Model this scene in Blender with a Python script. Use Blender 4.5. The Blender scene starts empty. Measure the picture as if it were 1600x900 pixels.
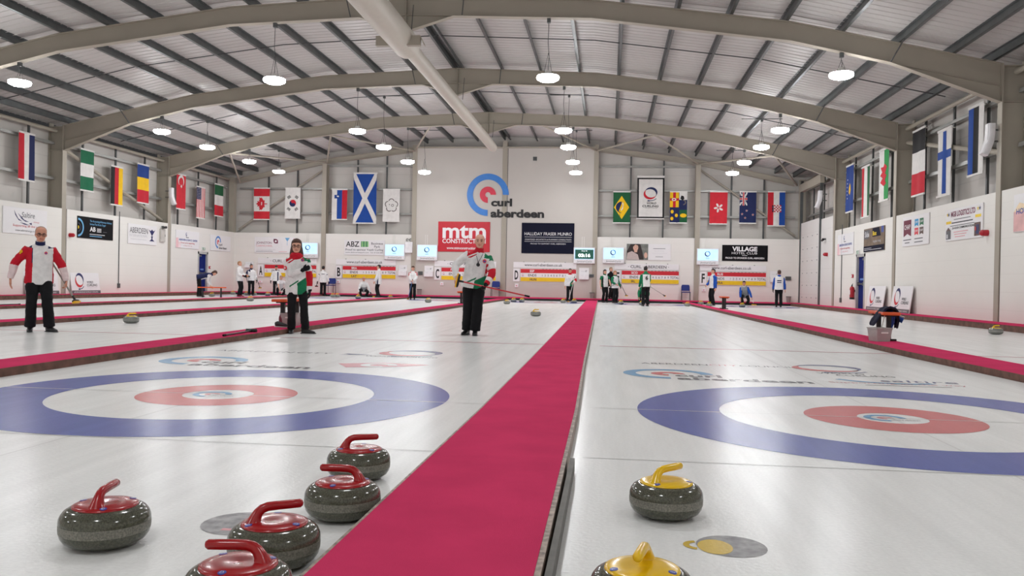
import bpy, math, random
from mathutils import Vector, Matrix
R = math.radians
random.seed(7)
S = bpy.context.scene
COL = S.collection

# ---------------------------------------------------------------- camera, world, exposure
CAM_H = 0.9289
FPX = 1309.6                      # focal length in pixels of the 1600 px wide frame
CF = Vector((-0.11454205, 0.9933999, -0.00605399)).normalized()
CR = Vector((0.99322957, 0.11463696, 0.01879855)).normalized()
CU = CR.cross(CF).normalized()
cam_d = bpy.data.cameras.new('camera')
cam_d.sensor_width = 36.0
cam_d.lens = 36.0 * FPX / 1600.0
cam_d.clip_start = 0.05
cam_d.clip_end = 200
cam = bpy.data.objects.new('camera', cam_d)
COL.objects.link(cam)
m3 = Matrix((CR, CU, -CF)).transposed()
cam.matrix_world = Matrix.Translation((0, 0, CAM_H)) @ m3.to_4x4()
S.camera = cam
w = bpy.data.worlds.new('world'); S.world = w
w.use_nodes = True
w.node_tree.nodes['Background'].inputs[0].default_value = (0.6, 0.6, 0.62, 1)
w.node_tree.nodes['Background'].inputs[1].default_value = 0.05
S.view_settings.view_transform = 'Standard'
S.view_settings.look = 'None'
S.view_settings.gamma = 1.0
S.view_settings.use_curve_mapping = False
S.view_settings.exposure = 0.0
LAMP_STRENGTH = 98.0             # emission of every high bay diffuser

# ---------------------------------------------------------------- measured hall
XW_L, XW_R, Y_B, Y_F = -21.6, 10.05, 46.4, -4.0     # wall faces
X_MID = -5.8
ICE_END = 44.9
PLAT_L, PLAT_R, PLAT_H = -21.0, 9.4, 0.16
TEE, SHEETS = 6.338, {'A': -18.45, 'B': -13.32, 'C': -8.19, 'D': -3.06, 'E': 2.06, 'F': 7.19}
FRAMES = (23.15, 31.15, 39.2)

def ray(px, py):
    return CF + CR * ((px - 800) / FPX) - CU * ((py - 450) / FPX)
def onz(px, py, z=0.0):
    d = ray(px, py); return Vector((0, 0, CAM_H)) + d * ((z - CAM_H) / d.z)
def ony(px, py, Y):
    d = ray(px, py); return Vector((0, 0, CAM_H)) + d * (Y / d.y)
def onx(px, py, X):
    d = ray(px, py); return Vector((0, 0, CAM_H)) + d * (X / d.x)

# ---------------------------------------------------------------- materials
def lin(c):
    return tuple((v / 12.92) if v <= 0.04045 else ((v + 0.055) / 1.055) ** 2.4 for v in c)
def rgb(r, g, b):
    return lin((r / 255, g / 255, b / 255))
_M = {}
def mat(name, col, rough=0.6, metal=0.0, spec=0.5, noise=0.06, scale=6.0, bump=0.0, bscale=80.0, emit=0.0, coat=0.0, sheen=0.0):
    """procedural principled material: a flat colour broken up by soft noise"""
    if name in _M: return _M[name]
    m = bpy.data.materials.new(name); m.use_nodes = True
    nt = m.node_tree; b = nt.nodes['Principled BSDF']
    b.inputs['Roughness'].default_value = rough
    b.inputs['Metallic'].default_value = metal
    b.inputs['Specular IOR Level'].default_value = spec
    b.inputs['Coat Weight'].default_value = coat
    b.inputs['Coat Roughness'].default_value = 0.08
    b.inputs['Sheen Weight'].default_value = sheen
    tc = nt.nodes.new('ShaderNodeTexCoord')
    nz = nt.nodes.new('ShaderNodeTexNoise'); nz.inputs['Scale'].default_value = scale; nz.inputs['Detail'].default_value = 3
    nt.links.new(tc.outputs['Object'], nz.inputs['Vector'])
    rp = nt.nodes.new('ShaderNodeValToRGB')
    rp.color_ramp.elements[0].position = 0.3; rp.color_ramp.elements[1].position = 0.7
    rp.color_ramp.elements[0].color = tuple(max(0, v * (1 - noise)) for v in col) + (1,)
    rp.color_ramp.elements[1].color = tuple(min(1, v * (1 + noise)) for v in col) + (1,)
    nt.links.new(nz.outputs['Fac'], rp.inputs['Fac'])
    nt.links.new(rp.outputs['Color'], b.inputs['Base Color'])
    if bump:
        n2 = nt.nodes.new('ShaderNodeTexNoise'); n2.inputs['Scale'].default_value = bscale; n2.inputs['Detail'].default_value = 2
        nt.links.new(tc.outputs['Object'], n2.inputs['Vector'])
        bp = nt.nodes.new('ShaderNodeBump'); bp.inputs['Strength'].default_value = bump; bp.inputs['Distance'].default_value = 0.01
        nt.links.new(n2.outputs['Fac'], bp.inputs['Height'])
        nt.links.new(bp.outputs['Normal'], b.inputs['Normal'])
    if emit:
        nt.links.new(rp.outputs['Color'], b.inputs['Emission Color'])
        b.inputs['Emission Strength'].default_value = emit
    _M[name] = m
    return m

def ice_like(name, col, streak=0.03, rough=0.24):
    """ice and the paint frozen into it: pebbled, glossy, faint travel marks along the sheets"""
    if name in _M: return _M[name]
    m = bpy.data.materials.new(name); m.use_nodes = True
    nt = m.node_tree; b = nt.nodes['Principled BSDF']
    b.inputs['Roughness'].default_value = rough
    b.inputs['IOR'].default_value = 1.33
    b.inputs['Specular IOR Level'].default_value = 0.22
    tc = nt.nodes.new('ShaderNodeTexCoord')
    mp = nt.nodes.new('ShaderNodeMapping'); mp.inputs['Scale'].default_value = (5.0, 0.35, 1.0)
    nz = nt.nodes.new('ShaderNodeTexNoise'); nz.inputs['Scale'].default_value = 1.2; nz.inputs['Detail'].default_value = 6; nz.inputs['Roughness'].default_value = 0.65
    nt.links.new(tc.outputs['Object'], mp.inputs['Vector']); nt.links.new(mp.outputs['Vector'], nz.inputs['Vector'])
    rp = nt.nodes.new('ShaderNodeValToRGB')
    rp.color_ramp.elements[0].position = 0.32; rp.color_ramp.elements[1].position = 0.68
    rp.color_ramp.elements[0].color = tuple(v * (1 - streak) for v in col) + (1,)
    rp.color_ramp.elements[1].color = tuple(min(1, v * (1 + streak)) for v in col) + (1,)
    nt.links.new(nz.outputs['Fac'], rp.inputs['Fac'])
    n3 = nt.nodes.new('ShaderNodeTexNoise'); n3.inputs['Scale'].default_value = 60.0; n3.inputs['Detail'].default_value = 3
    nt.links.new(tc.outputs['Object'], n3.inputs['Vector'])
    r3 = nt.nodes.new('ShaderNodeValToRGB')
    r3.color_ramp.elements[0].position = 0.35; r3.color_ramp.elements[1].position = 0.65
    r3.color_ramp.elements[0].color = (0.95, 0.95, 0.95, 1); r3.color_ramp.elements[1].color = (1, 1, 1, 1)
    nt.links.new(n3.outputs['Fac'], r3.inputs['Fac'])
    mx = nt.nodes.new('ShaderNodeMix'); mx.data_type = 'RGBA'; mx.blend_type = 'MULTIPLY'; mx.inputs['Factor'].default_value = 1.0
    nt.links.new(rp.outputs['Color'], mx.inputs[6]); nt.links.new(r3.outputs['Color'], mx.inputs[7])
    nt.links.new(mx.outputs[2], b.inputs['Base Color'])
    n2 = nt.nodes.new('ShaderNodeTexNoise'); n2.inputs['Scale'].default_value = 55.0; n2.inputs['Detail'].default_value = 2
    nt.links.new(tc.outputs['Object'], n2.inputs['Vector'])
    bp = nt.nodes.new('ShaderNodeBump'); bp.inputs['Strength'].default_value = 0.22; bp.inputs['Distance'].default_value = 0.004
    nt.links.new(n2.outputs['Fac'], bp.inputs['Height']); nt.links.new(bp.outputs['Normal'], b.inputs['Normal'])
    _M[name] = m
    return m

def granite(name, col, rough):
    if name in _M: return _M[name]
    m = bpy.data.materials.new(name); m.use_nodes = True
    nt = m.node_tree; b = nt.nodes['Principled BSDF']
    b.inputs['Roughness'].default_value = rough
    b.inputs['Specular IOR Level'].default_value = 0.6
    tc = nt.nodes.new('ShaderNodeTexCoord')
    nz = nt.nodes.new('ShaderNodeTexNoise'); nz.inputs['Scale'].default_value = 170; nz.inputs['Detail'].default_value = 4
    n2 = nt.nodes.new('ShaderNodeTexVoronoi'); n2.inputs['Scale'].default_value = 260
    for n in (nz, n2): nt.links.new(tc.outputs['Object'], n.inputs['Vector'])
    r1 = nt.nodes.new('ShaderNodeValToRGB')
    r1.color_ramp.elements[0].position = 0.36; r1.color_ramp.elements[1].position = 0.66
    r1.color_ramp.elements[0].color = tuple(v * 0.62 for v in col) + (1,)
    r1.color_ramp.elements[1].color = tuple(v * 1.35 for v in col) + (1,)
    nt.links.new(nz.outputs['Fac'], r1.inputs['Fac'])
    r2 = nt.nodes.new('ShaderNodeValToRGB')
    r2.color_ramp.elements[0].position = 0.1; r2.color_ramp.elements[1].position = 0.55
    r2.color_ramp.elements[0].color = (1.25, 1.25, 1.2, 1); r2.color_ramp.elements[1].color = (0.85, 0.85, 0.85, 1)
    nt.links.new(n2.outputs['Distance'], r2.inputs['Fac'])
    mx = nt.nodes.new('ShaderNodeMix'); mx.data_type = 'RGBA'; mx.blend_type = 'MULTIPLY'; mx.inputs['Factor'].default_value = 1.0
    nt.links.new(r1.outputs['Color'], mx.inputs[6]); nt.links.new(r2.outputs['Color'], mx.inputs[7])
    nt.links.new(mx.outputs[2], b.inputs['Base Color'])
    _M[name] = m
    return m

def panel_mat(name, col, course=0.46, joint=0.9, rough=0.55, width=40.0, axis='xz'):
    """painted wall with faint horizontal course joints"""
    if name in _M: return _M[name]
    m = bpy.data.materials.new(name); m.use_nodes = True
    nt = m.node_tree; b = nt.nodes['Principled BSDF']; b.inputs['Roughness'].default_value = rough
    tc = nt.nodes.new('ShaderNodeTexCoord'); sp = nt.nodes.new('ShaderNodeSeparateXYZ')
    nt.links.new(tc.outputs['Object'], sp.inputs[0])
    dv = nt.nodes.new('ShaderNodeMath'); dv.operation = 'DIVIDE'; dv.inputs[1].default_value = course
    nt.links.new(sp.outputs['Z'], dv.inputs[0])
    fr = nt.nodes.new('ShaderNodeMath'); fr.operation = 'FRACT'; nt.links.new(dv.outputs[0], fr.inputs[0])
    lt = nt.nodes.new('ShaderNodeMath'); lt.operation = 'LESS_THAN'; lt.inputs[1].default_value = 0.03
    nt.links.new(fr.outputs[0], lt.inputs[0])
    nz = nt.nodes.new('ShaderNodeTexNoise'); nz.inputs['Scale'].default_value = 0.7; nz.inputs['Detail'].default_value = 4
    nt.links.new(tc.outputs['Object'], nz.inputs['Vector'])
    rp = nt.nodes.new('ShaderNodeValToRGB')
    rp.color_ramp.elements[0].position = 0.3; rp.color_ramp.elements[1].position = 0.7
    rp.color_ramp.elements[0].color = tuple(v * 0.965 for v in col) + (1,); rp.color_ramp.elements[1].color = tuple(v for v in col) + (1,)
    nt.links.new(nz.outputs['Fac'], rp.inputs['Fac'])
    mx = nt.nodes.new('ShaderNodeMix'); mx.data_type = 'RGBA'
    nt.links.new(lt.outputs[0], mx.inputs['Factor'])
    nt.links.new(rp.outputs['Color'], mx.inputs[6]); mx.inputs[7].default_value = tuple(v * joint for v in col) + (1,)
    nt.links.new(mx.outputs[2], b.inputs['Base Color'])
    _M[name] = m
    return m

# colours
WHITE = mat('white_paint', rgb(232, 230, 226), 0.5, noise=0.02)
WALLW = panel_mat('wall_panel', rgb(234, 232, 226), 0.46, 0.93)
CLAD = panel_mat('liner_sheet', rgb(206, 202, 196), 1.4, 0.9)
ROOFW = mat('roof_liner', rgb(193, 190, 187), 0.45, noise=0.02, scale=1.0)
STEEL = mat('frame_paint', rgb(168, 161, 147), 0.55, noise=0.03, scale=1.5)
GALV = mat('galvanised', rgb(98, 102, 102), 0.42, 0.55, noise=0.12, scale=3)
GALVD = mat('galvanised_dark', rgb(84, 86, 86), 0.5, 0.3, noise=0.1, scale=3)
PINK = mat('pink_carpet', rgb(210, 62, 104), 0.98, noise=0.07, scale=3.0, bump=0.4, bscale=400, spec=0.03)
KERB = mat('kerb_wood', rgb(104, 70, 58), 0.7, noise=0.35, scale=9, bump=0.3, bscale=30)
KERBEDGE = mat('kerb_edge', rgb(150, 134, 122), 0.55, noise=0.55, scale=30)
KERBGREY = mat('kerb_rubber', rgb(96, 94, 88), 0.6, noise=0.3, scale=7)
BLACK = mat('black_satin', rgb(18, 18, 20), 0.5, noise=0.1)
DARKGAP = mat('dark_gap', rgb(60, 57, 54), 0.8)
ICE = ice_like('ice', rgb(238, 239, 237), 0.065)
P_BLUE = ice_like('ice_blue', rgb(84, 99, 172), 0.09)
P_RED = ice_like('ice_red', rgb(208, 108, 108), 0.05)
P_GREY = ice_like('ice_grey', rgb(140, 140, 142), 0.06)
P_DARK = ice_like('ice_dark', rgb(112, 112, 116), 0.08)
P_NAVY = ice_like('ice_navy', rgb(110, 116, 150), 0.06)
P_SKY = ice_like('ice_sky', rgb(112, 166, 206), 0.05)
P_PINK = ice_like('ice_pink', rgb(224, 160, 164), 0.05)
P_LINE = ice_like('ice_line', rgb(223, 223, 221), 0.03)
P_HOG = ice_like('ice_hog', rgb(214, 138, 150), 0.03)
P_YEL = ice_like('ice_yellow', rgb(216, 186, 90), 0.1)
P_SMUD = mat('ice_smudge', rgb(146, 145, 146), 0.35, noise=.38, scale=22, spec=.2)

# ---------------------------------------------------------------- mesh builder
class MB:
    def __init__(s): s.v = []; s.f = []; s.m = []; s.mats = []
    def mi(s, m):
        if m not in s.mats: s.mats.append(m)
        return s.mats.index(m)
    def add(s, vs, fs, m=None):
        o = len(s.v); s.v += [Vector(v) for v in vs]
        k = s.mi(m) if m else 0
        for f in fs: s.f.append([i + o for i in f]); s.m.append(k)
        return s
    def box(s, a, b, m=None):
        x0, y0, z0 = (min(a[i], b[i]) for i in range(3)); x1, y1, z1 = (max(a[i], b[i]) for i in range(3))
        v = [(x0, y0, z0), (x1, y0, z0), (x1, y1, z0), (x0, y1, z0), (x0, y0, z1), (x1, y0, z1), (x1, y1, z1), (x0, y1, z1)]
        return s.add(v, [(3, 2, 1, 0), (4, 5, 6, 7), (0, 1, 5, 4), (1, 2, 6, 5), (2, 3, 7, 6), (3, 0, 4, 7)], m)
    def bevbox(s, a, b, r, m=None):
        """box with all vertical edges chamfered and a small top chamfer"""
        x0, y0, z0 = (min(a[i], b[i]) for i in range(3)); x1, y1, z1 = (max(a[i], b[i]) for i in range(3))
        def ring(i, z): return [(x0 + i, y0 + r, z), (x0 + r, y0 + i, z), (x1 - r, y0 + i, z), (x1 - i, y0 + r, z), (x1 - i, y1 - r, z), (x1 - r, y1 - i, z), (x0 + r, y1 - i, z), (x0 + i, y1 - r, z)]
        v = ring(r * .6, z0) + ring(0, z0 + r) + ring(0, z1 - r) + ring(r * .6, z1)
        f = [tuple(reversed(range(8))), tuple(range(24, 32))]
        for k in range(3):
            for i in range(8): f.append((k * 8 + i, k * 8 + (i + 1) % 8, k * 8 + 8 + (i + 1) % 8, k * 8 + 8 + i))
        return s.add(v, f, m)
    def bar(s, a, b, w, h, m=None, up=(0, 0, 1)):
        """square bar from a to b, w across, h along up"""
        a = Vector(a); b = Vector(b); d = (b - a).normalized(); u = Vector(up)
        l = d.cross(u)
        if l.length < 1e-4: l = d.cross(Vector((1, 0, 0)))
        l.normalize(); u = l.cross(d)
        v = [p + l * sx * w / 2 + u * sz * h / 2 for p in (a, b) for sx, sz in ((-1, -1), (1, -1), (1, 1), (-1, 1))]
        return s.add(v, [(0, 1, 2, 3), (7, 6, 5, 4), (0, 4, 5, 1), (1, 5, 6, 2), (2, 6, 7, 3), (3, 7, 4, 0)], m)
    def loft(s, pts, rads, lat=(1, 0, 0), n=14, m=None, cap=True, round_cap=0.0, power=2.0):
        """skin a tube over centres pts; rads are r or (r across lat, r across the other way)"""
        pts = [Vector(p) for p in pts]; lat = Vector(lat); N = len(pts); base = len(s.v); prev = None
        vs = []; rs = [(r, r) if not isinstance(r, (tuple, list)) else r for r in rads]
        for i, p in enumerate(pts):
            t = (pts[min(i + 1, N - 1)] - pts[max(i - 1, 0)])
            if t.length < 1e-6: t = Vector((0, 0, 1))
            t.normalize()
            l = (prev if prev else lat); l = l - t * l.dot(t)
            if l.length < 1e-3: l = t.orthogonal()
            l.normalize(); prev = l if prev is not None or True else None
            o = t.cross(l)
            for k in range(n):
                a = 2 * math.pi * k / n; c, q = math.cos(a), math.sin(a)
                if power != 2.0:
                    c = math.copysign(abs(c) ** (2 / power), c); q = math.copysign(abs(q) ** (2 / power), q)
                vs.append(p + l * rs[i][0] * c + o * rs[i][1] * q)
        fs = []
        for i in range(N - 1):
            for k in range(n): fs.append((i * n + k, i * n + (k + 1) % n, (i + 1) * n + (k + 1) % n, (i + 1) * n + k))
        if cap:
            t0 = (pts[0] - pts[1]).normalized(); t1 = (pts[-1] - pts[-2]).normalized()
            vs.append(pts[0] + t0 * round_cap * min(rs[0])); vs.append(pts[-1] + t1 * round_cap * min(rs[-1]))
            a, b = len(vs) - 2, len(vs) - 1
            for k in range(n):
                fs.append(((k + 1) % n, k, a)); fs.append(((N - 1) * n + k, (N - 1) * n + (k + 1) % n, b))
        return s.add(vs, fs, m)
    def tube(s, pts, r, n=8, m=None):
        return s.loft(pts, [r] * len(pts) if not isinstance(r, (list, tuple)) else r, n=n, m=m)
    def lathe(s, prof, c=(0, 0, 0), n=32, m=None, mfun=None):
        vs = []; fs = []; c = Vector(c)
        for r, z in prof:
            for k in range(n):
                a = 2 * math.pi * k / n; vs.append(c + Vector((r * math.cos(a), r * math.sin(a), z)))
        o = len(s.v); s.v += vs
        for i in range(len(prof) - 1):
            mm = mfun(prof[i], prof[i + 1]) if mfun else m
            k0 = s.mi(mm) if mm else 0
            for k in range(n):
                s.f.append([o + i * n + k, o + i * n + (k + 1) % n, o + (i + 1) * n + (k + 1) % n, o + (i + 1) * n + k]); s.m.append(k0)
        return s
    def prism(s, poly, y0, y1, m=None):
        """polygon in x,z pushed along y"""
        n = len(poly)
        v = [(x, y0, z) for x, z in poly] + [(x, y1, z) for x, z in poly]
        f = [tuple(range(n)), tuple(reversed(range(n, 2 * n)))] + [(i, i + n, (i + 1) % n + n, (i + 1) % n) for i in range(n)]
        return s.add(v, f, m)
    def ball(s, c, r, m=None, nu=10, nv=7, M3=None):
        c = Vector(c); r = (r, r, r) if not isinstance(r, (tuple, list)) else r
        vs = []; fs = []
        for j in range(1, nv):
            ph = math.pi * j / nv
            for i in range(nu):
                th = 2 * math.pi * i / nu
                vs.append(Vector((r[0] * math.sin(ph) * math.cos(th), r[1] * math.sin(ph) * math.sin(th), r[2] * math.cos(ph))))
        vs += [Vector((0, 0, r[2])), Vector((0, 0, -r[2]))]
        for j in range(nv - 2):
            for i in range(nu): fs.append((j * nu + i, (j + 1) * nu + i, (j + 1) * nu + (i + 1) % nu, j * nu + (i + 1) % nu))
        t, b = len(vs) - 2, len(vs) - 1
        for i in range(nu): fs.append((i, (i + 1) % nu, t)); fs.append(((nv - 2) * nu + (i + 1) % nu, (nv - 2) * nu + i, b))
        if M3: vs = [M3 @ v for v in vs]
        return s.add([c + v for v in vs], fs, m)
    # --- flat artwork: local x to the right, z up, facing -y; d is the layer height towards the viewer
    def rect(s, x0, z0, x1, z1, m, d=0.002, nx=1):
        vs = []; fs = []
        for i in range(nx + 1):
            x = x0 + (x1 - x0) * i / nx; vs += [(x, -d, z0), (x, -d, z1)]
        for i in range(nx): fs.append((2 * i, 2 * i + 2, 2 * i + 3, 2 * i + 1))
        return s.add(vs, fs, m)
    def poly(s, pts, m, d=0.004):
        return s.add([(x, -d, z) for x, z in pts], [tuple(range(len(pts)))], m)
    def disc(s, cx, cz, r, m, d=0.004, rz=None, n=24):
        rz = rz or r
        return s.poly([(cx + r * math.cos(2 * math.pi * k / n), cz + rz * math.sin(2 * math.pi * k / n)) for k in range(n)], m, d)
    def ring(s, cx, cz, r0, r1, a0, a1, m, d=0.004, n=36, ky=1.0, taper=None):
        """arc band from angle a0 to a1 (degrees); taper(t) scales the band width"""
        vs = []; fs = []
        for k in range(n + 1):
            t = k / n; a = R(a0 + (a1 - a0) * t); rm = (r0 + r1) / 2; hw = (r1 - r0) / 2 * (taper(t) if taper else 1)
            for rr in (rm - hw, rm + hw): vs.append((cx + rr * math.cos(a), -d, cz + ky * rr * math.sin(a)))
        for k in range(n): fs.append((2 * k, 2 * k + 1, 2 * k + 3, 2 * k + 2) if a1 < a0 else (2 * k + 1, 2 * k, 2 * k + 2, 2 * k + 3))
        fs = [tuple(reversed(f)) for f in fs]
        return s.add(vs, fs, m)
    def star(s, cx, cz, r, m, d=0.006, n=5, inner=0.4, rot=90):
        return s.poly([(cx + (r if k % 2 == 0 else r * inner) * math.cos(R(rot + 180 * k / n)), cz + (r if k % 2 == 0 else r * inner) * math.sin(R(rot + 180 * k / n))) for k in range(2 * n)], m, d)
    def text(s, body, x, z, m, w=None, h=None, d=0.004, bold=0.0, align='l', shear=0.0):
        """lettering fitted to cap height h and / or width w; x is the left edge, centre or right edge"""
        vs, fs = glyphs(body, bold)
        if not vs: return s
        x0 = min(v[0] for v in vs); x1 = max(v[0] for v in vs)
        sz = (h / 0.7) if h else None
        sx = (w / (x1 - x0)) if w else sz
        if sz is None: sz = sx
        W = (x1 - x0) * sx
        ox = x - {'l': 0, 'c': W / 2, 'r': W}[align]
        return s.add([(ox + (a - x0) * sx + shear * b * sz, -d, z + b * sz) for a, b in vs], fs, m)
    def build(s, name, m=None, parent=None, smooth=None, deform=None):
        me = bpy.data.meshes.new(name)
        vs = [tuple(deform(v)) for v in s.v] if deform else [tuple(v) for v in s.v]
        me.from_pydata(vs, [], s.f); me.update()
        if m is not None: me.materials.append(m)
        elif s.mats:
            for x in s.mats: me.materials.append(x)
            me.polygons.foreach_set('material_index', s.m)
        if smooth is not None:
            me.polygons.foreach_set('use_smooth', [True] * len(me.polygons))
            me.set_sharp_from_angle(angle=R(smooth))
        o = bpy.data.objects.new(name, me); COL.objects.link(o)
        if parent: o.parent = parent
        return o

_G = {}
def glyphs(body, bold=0.0):
    k = (body, bold)
    if k not in _G:
        c = bpy.data.curves.new('t', 'FONT'); c.body = body; c.offset = bold; c.resolution_u = 3; c.fill_mode = 'FRONT'
        o = bpy.data.objects.new('t', c); COL.objects.link(o)
        dg = bpy.context.evaluated_depsgraph_get()
        me = bpy.data.meshes.new_from_object(o.evaluated_get(dg))
        _G[k] = ([(v.co.x, v.co.y) for v in me.vertices], [tuple(p.vertices) for p in me.polygons])
        bpy.data.objects.remove(o); bpy.data.curves.remove(c); bpy.data.meshes.remove(me)
    return _G[k]

# ---------------------------------------------------------------- object helpers
def tag(o, label=None, cat=None, group=None, kind=None):
    if label: o['label'] = label
    if cat: o['category'] = cat
    if group: o['group'] = group
    if kind: o['kind'] = kind
    return o
def thing(name, label, cat, loc=(0, 0, 0), rz=0.0, group=None):
    o = bpy.data.objects.new(name, None); COL.objects.link(o)
    o.empty_display_size = 0.1
    o.location = loc; o.rotation_euler = (0, 0, rz)
    return tag(o, label, cat, group)
def struct(o, label=None):
    o['kind'] = 'structure'
    if label: o['label'] = label
    return o
def dup(root, loc, rz, label, group=None):
    r = root.copy(); COL.objects.link(r); r.location = loc; r.rotation_euler = (0, 0, rz); r['label'] = label
    if group: r['group'] = group
    for ch in list(root.children):
        c = ch.copy(); COL.objects.link(c); c.parent = r
        for g in ch.children:
            q = g.copy(); COL.objects.link(q); q.parent = c
    return r
ORD = ('first', 'second', 'third', 'fourth', 'fifth', 'sixth', 'seventh', 'eighth', 'ninth', 'tenth', 'eleventh', 'twelfth')
def spot(side, x0, y0, x1, y1, off=0.0):
    """pixel corners (top left, bottom right) on a wall -> (lower left corner, turn about z, width, height)"""
    if side == 'B':
        a, b = ony(x0, y0, Y_B - off), ony(x1, y1, Y_B - off)
        return Vector((a.x, Y_B - off, b.z)), 0.0, b.x - a.x, a.z - b.z
    X = XW_L + off if side == 'L' else XW_R - off
    a, b = onx(x0, y0, X), onx(x1, y1, X)
    return Vector((X, a.y, b.z)), (R(90) if side == 'L' else R(-90)), abs(b.y - a.y), a.z - b.z
# ================================================================ SETTING
# ---- floor: one sheet of ice with the paint frozen into it as children
b = MB(); b.add([(XW_L, Y_F, 0), (XW_R, Y_F, 0), (XW_R, Y_B, 0), (XW_L, Y_B, 0)], [(0, 1, 2, 3)])
floor = struct(b.build('floor', ICE))
def on_ice(v):            # artwork (x, -d, z) laid down on the ice: x right, z -> away from the camera
    return Vector((v.x, v.z, -v.y))
H1, H2, H3 = 0.0012, 0.0018, 0.0024
for s_, X in SHEETS.items():
    for T, far in ((TEE, 0), (TEE + 34.75, 1)):
        if far == 0 and s_ in 'AB': continue
        n = 96 if not far else 48
        b = MB(); b.ring(X, T, 1.219, 1.829, 0, 360, P_BLUE, H1, n); o = b.build('blue_ring', None, floor, deform=on_ice)
        b = MB(); b.ring(X, T, 0.24 if s_ == 'E' else 0.27, 0.61, 0, 360, P_RED, H1, n); b.build('red_ring', None, floor, deform=on_ice)
    for T, nm, m_, wd in ((TEE, 'tee_line', P_LINE, .012), (TEE + 34.75, 'tee_line', P_LINE, .012), (TEE - 1.835, 'back_line', P_LINE, .012),
                          (TEE + 6.40, 'hog_line', P_HOG, .06), (TEE + 28.35, 'hog_line', P_HOG, .06)):
        b = MB(); b.rect(X - 2.18, T - wd / 2, X + 2.18, T + wd / 2, m_, H2); b.build(nm, None, floor, deform=on_ice)
    b = MB(); b.rect(X - .008, TEE - 3.6, X + .008, TEE + 38.4, P_LINE, 0.0008); b.build('centre_line', None, floor, deform=on_ice)
def curl_logo(b, cx, cz, r, blue, red, d, ky=1.0):
    b.ring(cx, cz, r * .72, r, 0, 270, blue, d, 48, ky)
    b.ring(cx, cz, r * .125, r * .385, 0, 270, red, d, 30, ky)
def swirl(b, cx, cz, r, navy, red, d, ky=1.0):
    """two crescents chasing each other, the federation mark"""
    b.ring(cx, cz, r * .66, r * 1.0, 150, -50, navy, d, 30, ky, lambda t: 0.12 + 0.95 * math.sin(math.pi * min(1, t * 1.15)) ** 1.0 if t < .87 else .2)
    b.ring(cx, cz, r * .66, r * 1.0, 140, 330, red, d, 30, ky, lambda t: 0.12 + 0.95 * math.sin(math.pi * t))
    b.ring(cx + r * .02, cz - r * .12, r * 1.02, r * 1.12, 250, 318, navy, d, 14, ky)
    b.rect(cx - r * .42, cz - ky * r * 1.32, cx - r * .05, cz - ky * r * 1.22, navy, d)
# big mark in front of each near house
for s_, cx, cz, r in (('D', -4.46, 8.88, .47), ('E', .64, 8.98, .47)):
    b = MB(); curl_logo(b, cx, cz, r, P_SKY, P_RED, H2)
    b.build('rink_logo', None, floor, deform=on_ice)
    b = MB(); b.text('curl', cx + .06, cz - .24, P_DARK, h=.22, d=H2, bold=.03); b.text('aberdeen', cx + .06, cz - .52, P_DARK, w=1.32, h=.22, d=H2, bold=.03)
    b.build('rink_lettering', None, floor, deform=on_ice)
b = MB(); b.text('ABERDEEN', -4.93, 10.1, P_GREY, w=1.0, h=.16, d=H2); b.text('CITY', -3.88, 10.1, P_GREY, w=.45, h=.16, d=H2); b.poly([(-3.3, 10.06), (-2.9, 10.16), (-3.3, 10.26), (-3.2, 10.16)], P_NAVY, H2)
b.build('sponsor_lettering', None, floor, deform=on_ice)
b = MB(); swirl(b, -2.5, 10.55, .42, P_NAVY, P_RED, H2); b.text('WORLD CURLING', -2.95, 9.95, P_GREY, w=.9, h=.12, d=H2)
b.build('federation_logo', None, floor, deform=on_ice)
b = MB(); b.poly([(-2.96, 9.0), (-2.5, 9.22), (-1.95, 9.12), (-2.2, 8.86), (-2.75, 8.62)], P_PINK, H2); b.ring(-2.48, 8.94, .1, .2, 0, 300, ICE, H3, 20)
b.build('diamond_logo', None, floor, deform=on_ice)
b = MB(); b.text('ABERDEEN', .4, 10.05, P_GREY, w=.78, h=.16, d=H2); b.text('CITY', 1.2, 10.05, P_PINK, w=.32, h=.16, d=H2); b.text('COUNCIL', 1.55, 10.05, P_GREY, w=.62, h=.16, d=H2)
b.build('sponsor_lettering', None, floor, deform=on_ice)
b = MB(); swirl(b, 2.55, 10.15, .42, P_NAVY, P_RED, H2); b.text('WORLD', 2.3, 9.5, P_DARK, w=.5, h=.13, d=H2); b.text('CURLING', 2.45, 9.3, P_DARK, w=.6, h=.13, d=H2)
b.build('federation_logo', None, floor, deform=on_ice)
b = MB()
b.ring(2.9, 9.35, .62, .7, 215, 300, P_SKY, H2, 20); b.text('saltire', 2.75, 8.83, P_NAVY, w=.75, h=.2, d=H2, shear=.2); b.text('Supporting all the way', 2.2, 8.62, P_PINK, w=1.3, h=.1, d=H2); b.rect(2.5, 8.48, 3.3, 8.51, P_GREY, H2)
b.build('sponsor_logo', None, floor, deform=on_ice)
for X in (SHEETS['D'], SHEETS['E']):
    b = MB(); b.ring(X - .05, TEE, .1, .15, 0, 270, P_SKY, H2, 24); b.ring(X - .05, TEE, .02, .06, 0, 270, P_PINK, H2, 16); b.text('aberdeen', X - .04, TEE - .1, P_GREY, w=.2, h=.05, d=H2)
    b.build('button_logo', None, floor, deform=on_ice)
b = MB(); swirl(b, -8.75, 9.6, .42, P_NAVY, P_RED, H2); b.build('federation_logo', None, floor, deform=on_ice)
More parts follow.
